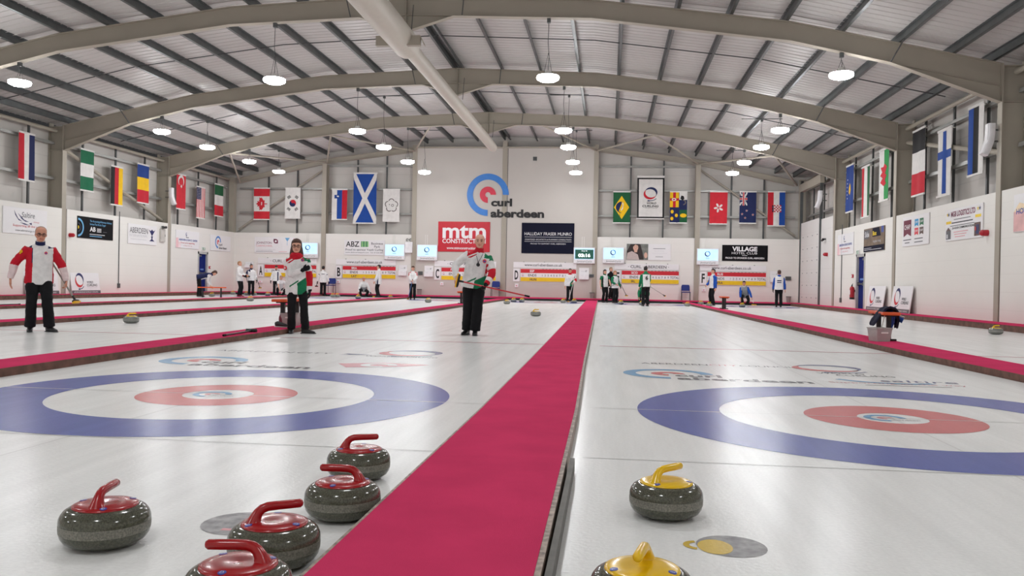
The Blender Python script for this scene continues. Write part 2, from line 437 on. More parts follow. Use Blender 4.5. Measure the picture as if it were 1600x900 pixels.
# printed stone shapes near the hacks, seen half worn away
b = MB(); b.disc(-1.36, 3.03, .15, P_SMUD, H1); b.build('printed_stone', None, floor, deform=on_ice)
b = MB(); b.ring(-1.33, 3.0, .03, .06, -60, 80, P_PINK, H2, 16); b.rect(-1.4, 2.93, -1.27, 2.955, P_PINK, H2); b.build('printed_handle', None, floor, deform=on_ice)
b = MB(); b.disc(.455, 3.07, .125, P_SMUD, H1); b.build('printed_stone', None, floor, deform=on_ice)
b = MB(); b.disc(.395, 3.05, .062, P_YEL, H2, .085); b.ring(.335, 3.06, .03, .052, 100, 262, P_YEL, H2, 14); b.build('printed_handle', None, floor, deform=on_ice)

# ---- platforms along three walls (red carpet on a brown upstand)
def platform(name, side):
    b = MB()
    if side == 'L': b.box((XW_L, Y_F, 0), (PLAT_L, Y_B, PLAT_H - .012), KERB); b.box((XW_L, Y_F, PLAT_H - .012), (PLAT_L + .01, Y_B, PLAT_H), PINK)
    if side == 'R': b.box((XW_R, Y_F, 0), (PLAT_R, Y_B, PLAT_H - .012), KERB); b.box((XW_R, Y_F, PLAT_H - .012), (PLAT_R - .01, Y_B, PLAT_H), PINK)
    if side == 'B':
        b.box((PLAT_L, ICE_END, 0), (PLAT_R, Y_B, PLAT_H - .05), BLACK); b.box((PLAT_L, ICE_END - .015, PLAT_H - .05), (PLAT_R, Y_B, PLAT_H), PINK)
    return struct(b.build(name))
platform('baseboard_left', 'L'); platform('baseboard_right', 'R'); platform('baseboard_back', 'B')

# ---- walls
GIRT = mat('girt_zinc', rgb(158, 158, 154), .4, .3, noise=.08, scale=3)
ZT = 3.55          # top of the lower wall panels
EXT = 0.65         # the sheeting behind stands this far outside
def roof_z(X, off=0.0):
    d = abs(X - X_MID); k = ((0, 8.95), (5.2, 8.72), (10.5, 8.03), (15.85, 6.86), (17.5, 6.5))
    for (a, za), (c, zc) in zip(k, k[1:]):
        if d <= c: return za + (zc - za) * (d - a) / (c - a) + off
    return k[-1][1] + off
COLS_B = (-21.6, -16.25, -10.98, -5.87, -.80, 4.72, 10.05)
# lower panels of the side walls stop at the portal columns; door and roller door openings are left out
def wall_side(name, X, sgn, gaps):
    b = MB(); ys = [Y_F] + sorted(gaps) + [Y_B]
    marks = sorted([(y - .16, y + .16, 0, ZT) for y in FRAMES] + [(15.1 - .16, 15.1 + .16, 0, ZT), (7.1 - .16, 7.1 + .16, 0, ZT)] + list(gaps))
    y = Y_F
    for g in marks:
        b.box((X, y, 0), (X - sgn * .12, g[0], ZT)); 
        if g[3] < ZT and g[2] >= 0: b.box((X, g[0], g[3]), (X - sgn * .12, g[1], ZT))
        y = g[1]
    b.box((X, y, 0), (X - sgn * .12, Y_B, ZT))
    return struct(b.build(name, WALLW))
door_l = (42.17, 43.16, 0, 2.22); door_r = (34.56, 35.63, 0, 2.30); roller = (41.55, 45.75, 0, 9.0)
wall_l = wall_side('wall_left', XW_L, 1, [door_l]); wall_r = wall_side('wall_right', XW_R, -1, [door_r, roller])
for wl, X, sgn in ((wall_l, XW_L, 1), (wall_r, XW_R, -1)):
    xo = X - sgn * EXT
    b = MB(); b.box((xo, Y_F, 0), (xo - sgn * .08, Y_B + .6, 6.75)); b.build('upper_cladding', CLAD, wl)
    bays = (Y_F, 7.1, 15.1) + FRAMES + (Y_B,)
    for z in (4.72, 6.12):
        for y0, y1 in zip(bays, bays[1:]):
            b = MB(); b.bar((X - sgn * .47, y0 + .1, z), (X - sgn * .47, y1 - .1, z), .16, .05, GIRT); b.bar((X - sgn * .41, y0 + .1, z + .03), (X - sgn * .41, y1 - .1, z + .03), .015, .10, GIRT); b.build('girt', None, wl)
    for y0, y1 in zip(bays[2:], bays[3:]):
        nb = 3
        for k in range(1, nb + 1):
            y = y0 + (y1 - y0) * (k - .25) / (nb + .4)
            b = MB(); b.bar((X - sgn * .45, y, ZT - .3), (X - sgn * .45, y, 6.7), .09, .06, GALVD, up=(1, 0, 0)); b.build('sag_bar', None, wl)
        b = MB(); b.tube([(X - sgn * .3, y0 + .15, 6.62), (X - sgn * .3, y1 - .15, 6.62)], .07, 10, STEEL); b.build('eaves_tube', None, wl)
    y0, y1 = (FRAMES[1], FRAMES[2]) if sgn == 1 else (FRAMES[0], FRAMES[1])
    b = MB(); b.tube([(X - sgn * .36, y0 + .1, 6.1 if sgn == 1 else 4.55), (X - sgn * .36, y1 - .1, 3.7 if sgn == 1 else 6.15)], .075, 10, STEEL); b.build('brace_tube', None, wl)
# back wall
b = MB()
for x0, x1 in zip(COLS_B, COLS_B[1:]):
    b.box((x0 + .0, Y_B, 0), (x1, Y_B + .12, ZT))
wall_b = struct(b.build('wall_back', WALLW))
b = MB(); b.box((COLS_B[2] + .02, Y_B - .03, 0), (COLS_B[4] + .04, Y_B + .1, 8.42)); b.build('centre_panel', panel_mat('smooth_panel', rgb(200, 195, 188), 9.7, 0.97), wall_b)
b = MB()
for x in (-5.98, -5.70): b.box((x - .012, Y_B - .036, PLAT_H), (x + .012, Y_B - .028, 8.42))
b.build('panel_joint', DARKGAP, wall_b)
b = MB(); b.add([(x, Y_B + EXT, z) for x, z in [(-23, 0), (11.3, 0)] + [(x, roof_z(x, .35)) for x in (11.3, 10.05, 4.7, -.6, -5.8, -11, -16.3, -21.6, -23)]], [tuple(range(11))])
b.build('upper_cladding', CLAD, wall_b)
for z in (4.72, 6.12, 7.45):
    for x0, x1 in zip(COLS_B, COLS_B[1:]):
        if x0 in (COLS_B[2], COLS_B[3]): continue
        if z > 7 and (x0 == COLS_B[0] or x1 == COLS_B[6]): continue
        b = MB(); b.bar((x0 + .1, Y_B + .47, z), (x1 - .1, Y_B + .47, z), .16, .05, GIRT); b.bar((x0 + .1, Y_B + .41, z + .03), (x1 - .1, Y_B + .41, z + .03), .015, .10, GIRT); b.build('girt', None, wall_b)
for x0, x1 in zip(COLS_B, COLS_B[1:]):
    if x0 in (COLS_B[2], COLS_B[3]): continue
    for t in (.345, .67):
        x = x0 + (x1 - x0) * t
        b = MB(); b.bar((x, Y_B + .45, ZT - .3), (x, Y_B + .45, roof_z(x, -.3)), .06, .09, GALVD, up=(1, 0, 0)); b.build('sag_bar', None, wall_b)
# wall behind the camera
b = MB(); b.box((XW_L - .7, Y_F - .1, 0), (XW_R + .7, Y_F, 9.4)); struct(b.build('wall_front', WALLW))

# ---- ceiling: corrugated white liner sheets
def ceil_mesh():
    xs = [XW_L - .75, X_MID - 10.5, X_MID - 5.2, X_MID, X_MID + 5.2, X_MID + 10.5, XW_R + .75]
    prof = []; y = Y_F
    while y < Y_B + .6:
        prof += [(y, 0), (y + .22, 0), (y + .235, -.014), (y + .275, -.014), (y + .29, 0)]
        y += .30
    b = MB(); n = len(xs)
    vs = [(x, yy, roof_z(x, .24) + dz) for yy, dz in prof for x in xs]
    fs = [(i * n + k, (i + 1) * n + k, (i + 1) * n + k + 1, i * n + k + 1) for i in range(len(prof) - 1) for k in range(n - 1)]
    b.add(vs, fs); return b
ceiling = struct(ceil_mesh().build('ceiling', ROOFW))
for y in (19.1, 27.1, 35.1):
    b = MB()
    xs = [XW_L - .1, X_MID - 10.5, X_MID - 5.2, X_MID, X_MID + 5.2, X_MID + 10.5, XW_R + .1]
    for x0, x1 in zip(xs, xs[1:]): b.tube([(x0, y, roof_z(x0, .06)), (x1, y, roof_z(x1, .06))], .018, 6, GALVD)
    b.build('sag_rod', None, ceiling)

# ---- doors
def side_door(name, side, d, label):
    X, sgn = (XW_L, 1) if side == 'L' else (XW_R, -1)
    BLUE = mat('door_blue', rgb(10, 32, 104), 0.65, noise=.05, spec=.15); FR = mat('door_frame_grey', rgb(178, 178, 176), .5)
    b = MB(); b.box((X - sgn * .07, d[0] + .05, PLAT_H), (X - sgn * .115, d[1] - .05, d[3] - .05)); o = struct(b.build(name, BLUE), label)
    b = MB()
    for y0, y1 in ((d[0] - .06, d[0] + .06), (d[1] - .06, d[1] + .06)): b.box((X - sgn * .13, y0, PLAT_H), (X + sgn * .02, y1, d[3] + .06))
    b.box((X - sgn * .13, d[0] - .06, d[3] - .06), (X + sgn * .02, d[1] + .06, d[3] + .06)); b.build('door_frame', FR, o)
    b = MB(); b.bar((X + sgn * .0, d[0] + .15, 1.15), (X + sgn * .0, d[1] - .15, 1.15), .05, .05)
    for y in (d[0] + .17, d[1] - .17): b.box((X - sgn * .07, y - .04, 1.08), (X + sgn * .02, y + .04, 1.22))
    b.build('push_bar', GALV, o)
    b = MB(); b.box((X - sgn * .05, d[0] + .35, 1.3), (X - sgn * .07, d[1] - .3, 1.38)); b.build('door_sign', mat('door_sign_blue', rgb(90, 130, 200), .4), o)
    b = MB(); b.box((X - sgn * .02, d[0] + .1, d[3] - .2), (X - sgn * .07, d[0] + .4, d[3] - .12)); b.build('door_closer', GALV, o)
side_door('door_1', 'L', door_l, 'blue fire door in the left wall'); side_door('door_2', 'R', door_r, 'blue fire door in the right wall')
# sectional loading door in the far right corner
DW = panel_mat('loading_door_white', rgb(226, 224, 220), .62, .9)
b = MB(); b.box((XW_R - .02, 41.65, PLAT_H), (XW_R + .05, 45.7, 4.35)); o = struct(b.build('door_3', DW), 'tall white sectional loading door')
b = MB()
for k in range(6):
    for y in (42.2, 43.2, 44.2, 45.2): b.box((XW_R - .03, y - .05, .45 + k * .62), (XW_R - .02, y + .05, .49 + k * .62))
b.build('door_hinges', GALV, o)
b = MB()
for y in (41.6, 45.75): b.box((XW_R - .08, y - .05, PLAT_H), (XW_R + .06, y + .05, 6.6))
b.build('door_track', GALV, o)
b = MB(); b.box((XW_R - .1, 41.5, 6.0), (XW_R + .1, 45.9, 6.4)); b.build('roller_beam', STEEL, o)
b = MB(); b.box((XW_R - .01, 39.4, PLAT_H), (XW_R + .1, 41.5, 4.25)); b.build('side_panel', DW, o)

# ================================================================ STEELWORK
def i_path(b, pts, y, w, t, m):
    """flange plate following pts (x,z) across width w in y"""
    for (x0, z0), (x1, z1) in zip(pts, pts[1:]): b.bar((x0, y, z0), (x1, y, z1), w, t, m, up=(0, 0, 1))
TOP = ((0, 8.95), (5.2, 8.72), (10.5, 8.03), (15.82, 6.86))
BOT = ((0, 8.40), (5.2, 8.22), (10.5, 7.53), (15.82, 6.27))
def lerp_z(k, d):
    for (a, za), (c, zc) in zip(k, k[1:]):
        if d <= c: return za + (zc - za) * (d - a) / (c - a)
    return k[-1][1]
frame_names = ('nearest', 'second', 'farthest')
for fi, y in enumerate(FRAMES):
    root = thing('portal_frame', ('nearest beige steel portal frame, arching across the top of the view', 'middle one of the three beige steel portal frames',
                 'farthest of the three beige steel portal frames, closest to the logo wall')[fi], 'steel frame', (X_MID, y, 0), 0, 'portal frames')
    for sg in (-1, 1):
        b = MB(); q = lambda pts: [(sg * x, z) for x, z in pts]
        poly = list(TOP) + [(15.82, 5.87), (13.05, lerp_z(BOT, 13.05))] + [p for p in reversed(BOT[:3])]
        b.prism(q(poly) if sg == 1 else list(reversed(q(poly))), -.008, .008)
        i_path(b, q(TOP), 0, .22, .018, None)
        i_path(b, q(list(BOT[:3]) + [(13.05, lerp_z(BOT, 13.05))]), 0, .22, .018, None)
        i_path(b, q([(13.05, lerp_z(BOT, 13.05)), (15.82, 6.27)]), 0, .10, .012, None)
        i_path(b, q([(13.05, lerp_z(BOT, 13.05)), (15.82, 5.87)]), 0, .22, .018, None)
        b.build('rafter', STEEL, root)
        b = MB(); b.prism([(sg * 0, 8.40), (sg * 1.36, 8.36), (0, 7.95)] if sg == 1 else [(0, 7.95), (-1.36, 8.36), (0, 8.40)], -.008, .008)
        i_path(b, q([(0, 7.95), (1.36, 8.36)]), 0, .20, .016, None)
        b.build('apex_haunch', STEEL, root)
        b = MB(); b.bar((sg * 15.84, 0, 0), (sg * 15.84, 0, 6.86), .26, .03, None, up=(1, 0, 0))
        b.bar((sg * 16.42, 0, 0), (sg * 16.42, 0, 6.95), .26, .03, None, up=(1, 0, 0))
        b.box((sg * 15.84, -.01, 0), (sg * 16.42, .01, 6.8)); b.box((sg * 15.84, -.12, 6.78), (sg * 16.42, .12, 6.81)); b.box((sg * 15.84, -.12, 5.86), (sg * 16.42, .12, 5.88))
        b.build('column', STEEL, root)
        b = MB(); b.tube([(sg * 13.05, -.1, lerp_z(BOT, 13.05)), (sg * 13.3, -.5, lerp_z(TOP, 13.3) + .1)], .02, 6); b.build('fly_brace', GALVD, root); b = MB(); b.tube([(sg * 1.6, -.1, 8.36), (sg * 1.7, -.35, 9.0)], .016, 6); b.build('fly_brace', GALVD, root)
    b = MB(); b.box((-.012, -.11, 7.96), (.012, .11, 8.94)); b.build('apex_plate', STEEL, root)
# gable frame on the back wall
root = thing('gable_frame', 'beige steel gable frame standing on the far wall behind the flags', 'steel frame', (0, Y_B, 0))
for x in COLS_B:
    top = roof_z(x, -.5) if x not in (COLS_B[2], COLS_B[3], COLS_B[4]) else roof_z(x, -.12)
    b = MB()
    if x in (COLS_B[0], COLS_B[6]):
        sg = 1 if x < 0 else -1
        b.box((x - .0, -.05, 0), (x - sg * .3, .25, 6.8)) if False else b.box((x - sg * .02, -.04, 3.4), (x - sg * .34, .25, 6.75))
    else:
        b.box((x - .13, -.06, PLAT_H), (x + .13, -.03, top)); b.box((x - .012, -.04, 3.5), (x + .012, .4, top)); b.box((x - .13, .38, 3.5), (x + .13, .41, top))
    b.build('post', STEEL, root)
for sg in (-1, 1):
    b = MB(); pts = [(X_MID + sg * d, lerp_z(TOP, d) - .34) for d in (5.2, 10.5, 15.6)]
    for (x0, z0), (x1, z1) in zip(pts, pts[1:]):
        b.bar((x0, .1, z0 + .12), (x1, .1, z1 + .12), .2, .02); b.bar((x0, .1, z0 - .14), (x1, .1, z1 - .14), .2, .02); b.bar((x0, .1, z0), (x1, .1, z1), .02, .26)
    b.build('rafter', STEEL, root)
b = MB(); b.bar((COLS_B[2], -.02, 8.46), (COLS_B[4], -.02, 8.46), .14, .09); b.build('head_beam', STEEL, root)
for x0, x1, z0, z1 in ((COLS_B[0] + .1, COLS_B[1], 3.75, 7.4), (COLS_B[6] - .1, COLS_B[5], 3.75, 7.4)):
    b = MB(); b.tube([(x0, .34, z0), (x1, .34, z1)], .05, 8); b.build('brace_tube', STEEL, root)
# roof plane bracing between the last frame and the gable
for xa, xb in ((-21.3, -18.6), (-16.1, -18.6), (-16.1, -13.5), (-11, -13.5), (-11, -8.6), (-.8, -3.2), (-.8, 2.0), (4.7, 2.0), (4.7, 7.4), (9.9, 7.4)):
    b = MB(); b.tube([(xa, -.05, roof_z(xa, -.45)), (xb, -7.1, roof_z(xb, -.5))], .05, 8); b.build('roof_brace', STEEL, root)
# purlins
pd = (.12, 1.65, 3.1, 4.55, 6.0, 7.5, 8.9, 10.35, 11.8, 13.25, 14.6, 15.6)
for sg, sn in ((-1, 'left'), (1, 'right')):
    for k, d in enumerate(pd):
        x = X_MID + sg * d; sl = math.atan2(lerp_z(TOP, min(d + .3, 15.8)) - lerp_z(TOP, max(d - .3, 0)), .6) * sg if .3 < d < 15.5 else 0
        b = MB(); y0, y1 = Y_F, Y_B + .5
        b.box((-.006, y0, .02), (.006, y1, .235)); b.box((-.006, y0, .02), (.075 * sg, y1, .032)); b.box((-.075 * sg, y0, .223), (.006, y1, .235)); b.box((.07 * sg, y0, .02), (.075 * sg, y1, .05))
        o = b.build('roof_purlin', GALV)
        o.location = (x, 0, lerp_z(TOP, d)); o.rotation_euler = (0, -sl, 0)
        tag(o, f'grey steel roof purlin, {ORD[k]} to the {sn} of the ridge', 'purlin', 'roof purlins')
# air duct under the ridge
root = thing('air_duct', 'long beige round air duct hanging under the roof ridge', 'duct', (X_MID + .12, 0, 7.45))
b = MB(); b.loft([(0, Y_F + .1, 0), (0, 22.7, 0), (0, 22.8, 0)], [.37, .37, .36], n=28); b.build('wide_tube', mat('duct_paint', rgb(196, 190, 178), .5, noise=.02), root, smooth=40)
b = MB(); b.loft([(0, 22.75, 0), (0, 22.9, 0), (0, 39.9, 0), (0, 40.2, 0)], [.25, .22, .22, .2], n=24); b.build('narrow_tube', _M['duct_paint'], root, smooth=40)
b = MB(); b.box((-.60, 21.75, -.28), (.60, 21.9, -.02)); b.bar((.60, 21.82, -.04), (.72, 21.82, -.28), .15, .02); b.build('bracket', STEEL, root)
for y in (8, 15.2, 22.4, 30.5, 38.5): b = MB(); b.tube([(.2, y, .2), (.25, y, 1.0)], .012, 5); b.build('hanger', GALVD, root)
# high bay lamps
EM = mat('lamp_glow', (.97, .985, 1.0), .4, emit=LAMP_STRENGTH, noise=0.0)
LH = mat('lamp_housing', rgb(225, 224, 220), .4)
LZ = 6.60
def make_lamp(top, rail):
    """top: height of the fixing above the lamp"""
    root = thing('high_bay_lamp', 'lamp', 'lamp', (0, 0, 0))
    b = MB(); b.lathe([(0, .20), (.09, .2), (.1, .12), (.26, .09), (.30, .05), (.31, .02)], n=24); b.build('housing', LH, root, smooth=40)
    b = MB(); b.lathe([(.30, .06), (.315, .02), (.30, -.03), (.22, -.07), (.1, -.085), (0, -.09)], n=24); b.build('diffuser', EM, root, smooth=60)
    b = MB(); b.tube([(0, 0, .19), (.02, 0, .19 + top * .25), (-.015, 0, top * .6), (0, 0, top - .1)], .009, 5); b.build('suspension_cable', GALVD, root)
    for sx in (-.12, .12):
        b = MB(); b.tube([(sx, 0, .1), (0, 0, min(.7, top * .7))], .006, 4); b.build('suspension_wire', GALVD, root)
    b = MB(); b.box((-.05, -.05, top - .12), (.05, .05, top)); b.build('hook', GALV, root)
    if rail: b = MB(); b.box((-.80, -.02, top - .03), (.80, .02, top)); b.build('hanger_rail', GALV, root)
    return root
rows = ((-17.55, 'leftmost lamp row'), (-9.65, 'second lamp row from the left'), (-1.78, 'third lamp row from the left'), (6.03, 'rightmost lamp row'))
ly = (23.15, 31.15, 34.9, 39.2, 42.9)
protos = {}
def place_lamp(x, y, lab):
    d = abs(x - X_MID); fr = y in FRAMES or y in (7.1, 15.1); top = round((lerp_z(BOT, d) - .012 if fr else lerp_z(TOP, d) + .03) - LZ, 2)
    if top not in protos:
        protos[top] = o = make_lamp(top, not fr); o.location = (x, y, LZ); o['label'] = lab; o['group'] = 'hanging high bay lamps'
    else: dup(protos[top], (x, y, LZ), 0, lab, 'hanging high bay lamps')
for rx_, rn in rows:
    for k, y in enumerate(ly): place_lamp(rx_, y, f'glowing high bay lamp, {ORD[k]} from the camera in the {rn}')
    # unseen lamps added above and behind the camera to light the near end
    for k, y in enumerate((-1.0, 7.1, 15.1)): place_lamp(rx_, y, f'unseen added lamp over the near end, {ORD[k]} in the {rn}')
# ================================================================ WALKWAYS between the sheets
def walkway(label, left, right, zt=.08, kw=(.012, .012), km=None):
    """left / right: lists of (x, y) along the two long edges"""
    def at(pl, y):
        for (xa, ya), (xb, yb) in zip(pl, pl[1:]):
            if y <= yb: return xa + (xb - xa) * (y - ya) / (yb - ya)
        return pl[-1][0]
    ys = sorted({p[1] for p in left} | {p[1] for p in right})
    root = thing('walkway', label, 'walkway', (0, 0, 0), 0, 'walkways between the sheets')
    def strip(f0, f1, z0, z1, m, name):
        b = MB(); vs = []
        for y in ys: vs += [(f0(y), y, z0), (f1(y), y, z0), (f1(y), y, z1), (f0(y), y, z1)]
        fs = [(0, 1, 2, 3), tuple(len(vs) - 4 + k for k in (3, 2, 1, 0))]
        for i in range(len(ys) - 1):
            o = 4 * i
            for k in range(4): fs.append((o + k, o + 4 + k, o + 4 + (k + 1) % 4, o + (k + 1) % 4))
        b.add(vs, fs); return b.build(name, m, root)
    L = lambda y: at(left, y); Rr = lambda y: at(right, y)
    strip(lambda y: L(y) + kw[0], lambda y: Rr(y) - kw[1], .01, zt, PINK, 'carpet')
    strip(L, lambda y: L(y) + kw[0], 0, zt - .003, km or KERB, 'left_kerb'); strip(lambda y: Rr(y) - kw[1], Rr, 0, zt - .003, km or KERB, 'right_kerb')
    return root
straight = lambda x, x2=None: [(x, Y_F), (x2 if x2 is not None else x, ICE_END)]
W_AB = walkway('pink carpeted walkway farthest to the left, between the two left sheets', straight(-16.25), straight(-15.65))
W_BC = walkway('pink carpeted walkway under the second letter board, next to the far left one', straight(-11.09), straight(-10.48))
W_CD = walkway('pink carpeted walkway with a lying broom, beside the dark haired person', straight(-5.97), straight(-5.38))
W_DE = walkway('wide pink carpeted walkway running up the middle from the camera', [(-.872, Y_F), (-.868, 2.0), (-.85, 5.5), (-.87, 9.5), (-1.18, ICE_END)], [(-.172, Y_F), (-.180, 2.0), (-.192, 5.7), (-.245, 9.6), (-.56, ICE_END)], kw=(.014, .020), km=KERBEDGE)
W_EF = walkway('pink carpeted walkway on the right carrying the bench with coats', [(4.36, Y_F), (4.27, 9.0), (4.15, 12.2), (4.10, 18.5), (4.02, 23.2), (3.86, ICE_END)], [(4.98, Y_F), (4.92, 9.5), (4.86, 12), (4.76, 16), (4.68, 21.4), (4.56, 26.2), (4.42, 32.8), (4.32, ICE_END)])
# worn bumper strip on the side of the central walkway beside the yellow stones
b = MB(); b.box((-.172, -1.5, .004), (-.150, 4.15, .068)); o = b.build('bumper_strip', KERBGREY); tag(o, 'grey rubber bumper strip along the central walkway, left of the yellow stones', 'bumper')

# ================================================================ CURLING STONES
GR = granite('granite_polished', rgb(84, 85, 72), 0.13)
GB = granite('granite_band', rgb(126, 124, 114), 0.45)
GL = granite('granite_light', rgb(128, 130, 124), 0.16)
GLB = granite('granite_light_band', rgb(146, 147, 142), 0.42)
CAPR = mat('red_plastic', rgb(160, 18, 24), 0.24, noise=.04, coat=.12)
CAPY = mat('yellow_plastic', rgb(236, 192, 14), 0.24, noise=.03, coat=.15)
BADGE = mat('badge_blue', rgb(52, 74, 168), 0.35)
def make_stone(kind, light=False, letter='D'):
    root = thing('curling_stone', 'stone', 'curling stone')
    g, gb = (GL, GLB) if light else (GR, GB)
    pr = [(0, .006), (.055, .006), (.060, .001), (.068, 0), (.078, .003), (.112, .011), (.132, .023), (.142, .038), (.1462, .054), (.1472, .068), (.1472, .084), (.1458, .098), (.1405, .111), (.131, .123), (.118, .131), (.107, .1345), (0, .137)]
    b = MB(); b.lathe(pr, n=48, mfun=lambda p, q: gb if .06 < (p[1] + q[1]) / 2 < .088 and p[0] > .14 else g); b.build('body', None, root, smooth=50)
    cm = CAPR if kind == 'red' else CAPY
    b = MB(); b.lathe([(.104, .133), (.1065, .1355), (.105, .1395), (.096, .1435), (.065, .1475), (.03, .147), (.012, .1445), (0, .144)], n=40); cap = b.build('cap', cm, root, smooth=50)
    b = MB(); b.loft([(-.064, 0, .139), (-.063, 0, .149), (-.058, 0, .162), (-.050, 0, .175), (-.039, 0, .185), (-.022, 0, .1905), (.01, 0, .192), (.05, 0, .1925), (.082, 0, .193), (.089, 0, .193)],
                     [(.033, .029), (.025, .022), (.0195, .018), (.0165, .016), (.015, .015), (.0145, .0148), (.0145, .0145), (.0145, .0145), (.014, .014), (.009, .009)], lat=(0, 1, 0), n=16, round_cap=.3)
    b.build('handle', cm, root, smooth=70)
    for a, t in ((200, letter), (310, letter), (75, letter)):
        c = Vector((.090 * math.cos(R(a)), .090 * math.sin(R(a)), .1446))
        b = MB(); b.lathe([(.0115, -.003), (.0115, .0006), (0, .0010)], n=18, m=BADGE)
        q = MB(); q.text(t, 0, -.006, WHITE, h=.012, align='c', d=0.0014)
        for v in q.v: pass
        b.add([(v.x, v.z, -v.y) for v in q.v], q.f, WHITE)
        o = b.build('badge', None, cap, smooth=None); o.location = c; o.rotation_euler = (Matrix.Rotation(R(a), 3, 'Z') @ Matrix.Rotation(R(7), 3, 'Y') @ Matrix.Rotation(R(90), 3, 'Z')).to_euler()
    return root
GRP_R, GRP_Y = 'red handled curling stones', 'yellow handled curling stones'
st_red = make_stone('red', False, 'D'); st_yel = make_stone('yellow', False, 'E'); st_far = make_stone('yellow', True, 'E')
def put_stone(src, px, py, rz, label, z=.076, first=[]):
    p = onz(px, py, z); p.z = 0
    g = GRP_R if src is st_red else GRP_Y
    if src not in first:
        first.append(src); src.location = p; src.rotation_euler = (0, 0, R(rz)); src['label'] = label; src['group'] = g; return src
    return dup(src, p, R(rz), label, g)
put_stone(st_red, 164.5, 815.5, 98, 'red curling stone standing apart at the far left of the near stones')
put_stone(st_red, 428.5, 845.5, 30, 'red curling stone beside the grey printed stone mark, handle pointing right')
put_stone(st_red, 372, 916, 192, 'red curling stone cut off by the lower picture edge')
put_stone(st_red, 535.5, 777.5, 188, 'red curling stone touching the central walkway edge, handle pointing left')
put_stone(st_red, 560.5, 721.5, 17, 'red curling stone farthest from the camera, behind another by the central walkway')
put_stone(st_yel, 1040.5, 776.5, 44, 'yellow curling stone right of the central walkway, whole in view')
put_stone(st_yel, 1003, 922, 258, 'yellow curling stone cut off by the lower picture edge')
far = ((205, 499, 25, 'yellow curling stone on the ice behind the person in red sleeves'),
       (837, 490, 5, 'yellow curling stone alone on the ice beyond the bald person'),
       (1556, 517, 15, 'yellow curling stone far to the right below the right wall'),
       (792, 472.5, 10, 'yellow curling stone on the ice under the red broom tip'),
       (391, 467.5, 0, 'yellow curling stone on the ice in front of the letter A board'),
       (669, 470, 0, 'yellow curling stone right of the person with the blue broom'),
       (1074, 476, 0, 'yellow curling stone near the end of the right walkway, by the blue chair'))
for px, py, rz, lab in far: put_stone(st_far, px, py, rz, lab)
row = ((364, 458, 'yellow stone in the end row, left of the fair haired person in white', 0), (385.5, 459, 'yellow stone in the end row, between the two people below letter A', 30),
       (397, 459.2, 'yellow stone in the end row, right of the person with a low broom', 0), (418.5, 460, 'yellow stone in the end row, left of the crouching child like player', 0),
       (520, 462, 'left one of two yellow stones below the letter B chair', 0), (527, 462, 'right one of two yellow stones below the letter B chair', 40),
       (559.5, 464.5, 'yellow stone under the hand of the crouching bald person', 0), (610, 465, 'yellow stone at the end row, right of the person in a long white jacket', 0),
       (802.5, 469.5, 'left one of two yellow stones below the letter D board', 0), (815.5, 469.7, 'right one of two yellow stones below the letter D board', 20),
       (880, 470.8, 'yellow stone left of the player below the clock screen', 0), (897, 471, 'yellow stone half behind the player below the clock screen', 0),
       (970, 473.2, 'yellow stone right of the three players in green and white', 0), (1003, 474, 'yellow stone in front of the crouching player in green', 0),
       (1095, 473.5, 'yellow stone at the wall end of the right walkway', 0), (1108, 476, 'yellow stone behind the legs of the player in blue sleeves', 20),
       (1159.5, 477.5, 'yellow stone in the hand of the crouching player in blue', 0), (331, 461, 'yellow stone behind the legs of the far left bench', 0))
for px, py, lab, rz in row:
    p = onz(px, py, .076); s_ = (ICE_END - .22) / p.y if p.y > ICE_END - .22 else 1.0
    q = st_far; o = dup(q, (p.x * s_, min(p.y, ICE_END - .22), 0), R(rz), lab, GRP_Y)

# ================================================================ BENCHES, BINS, CHAIRS
ORANGE = mat('bench_orange', rgb(214, 84, 34), 0.5, noise=.12, scale=8)
def bench(label, px, py, rz, zt=.08, L=1.25, H=.48):
    p = onz(px, py, zt)
    root = thing('bench', label, 'bench', (p.x, p.y, zt), R(rz), 'orange topped benches')
    b = MB(); b.bevbox((-L / 2, -.14, H - .05), (L / 2, .14, H), .012); b.build('seat', ORANGE, root)
    for s_ in (-1, 1):
        b = MB(); x = s_ * L * .32
        b.box((x - .035, -.035, .02), (x + .035, .035, H - .05)); b.box((x - .04, -.12, 0), (x + .04, .12, .03)); b.box((x - .03, -.12, H - .075), (x + .03, .12, H - .05)); b.build('leg', BLACK, root)
    return root
bench('orange topped bench on the right walkway with coats draped over it', 1380, 530, 84)
bench('orange topped bench right behind the dark haired person', 453, 507, 93)
bench('orange topped bench with black legs at the far left, beside the bending player', 331, 464.5, 30, zt=0.0)
bench('small orange topped bench behind the arm of the bald person', 722, 474, 94)
bench('small orange topped bench in front of the letter F board', 1131, 482.5, 88)
BIN = mat('bin_grey', rgb(172, 168, 165), 0.5)
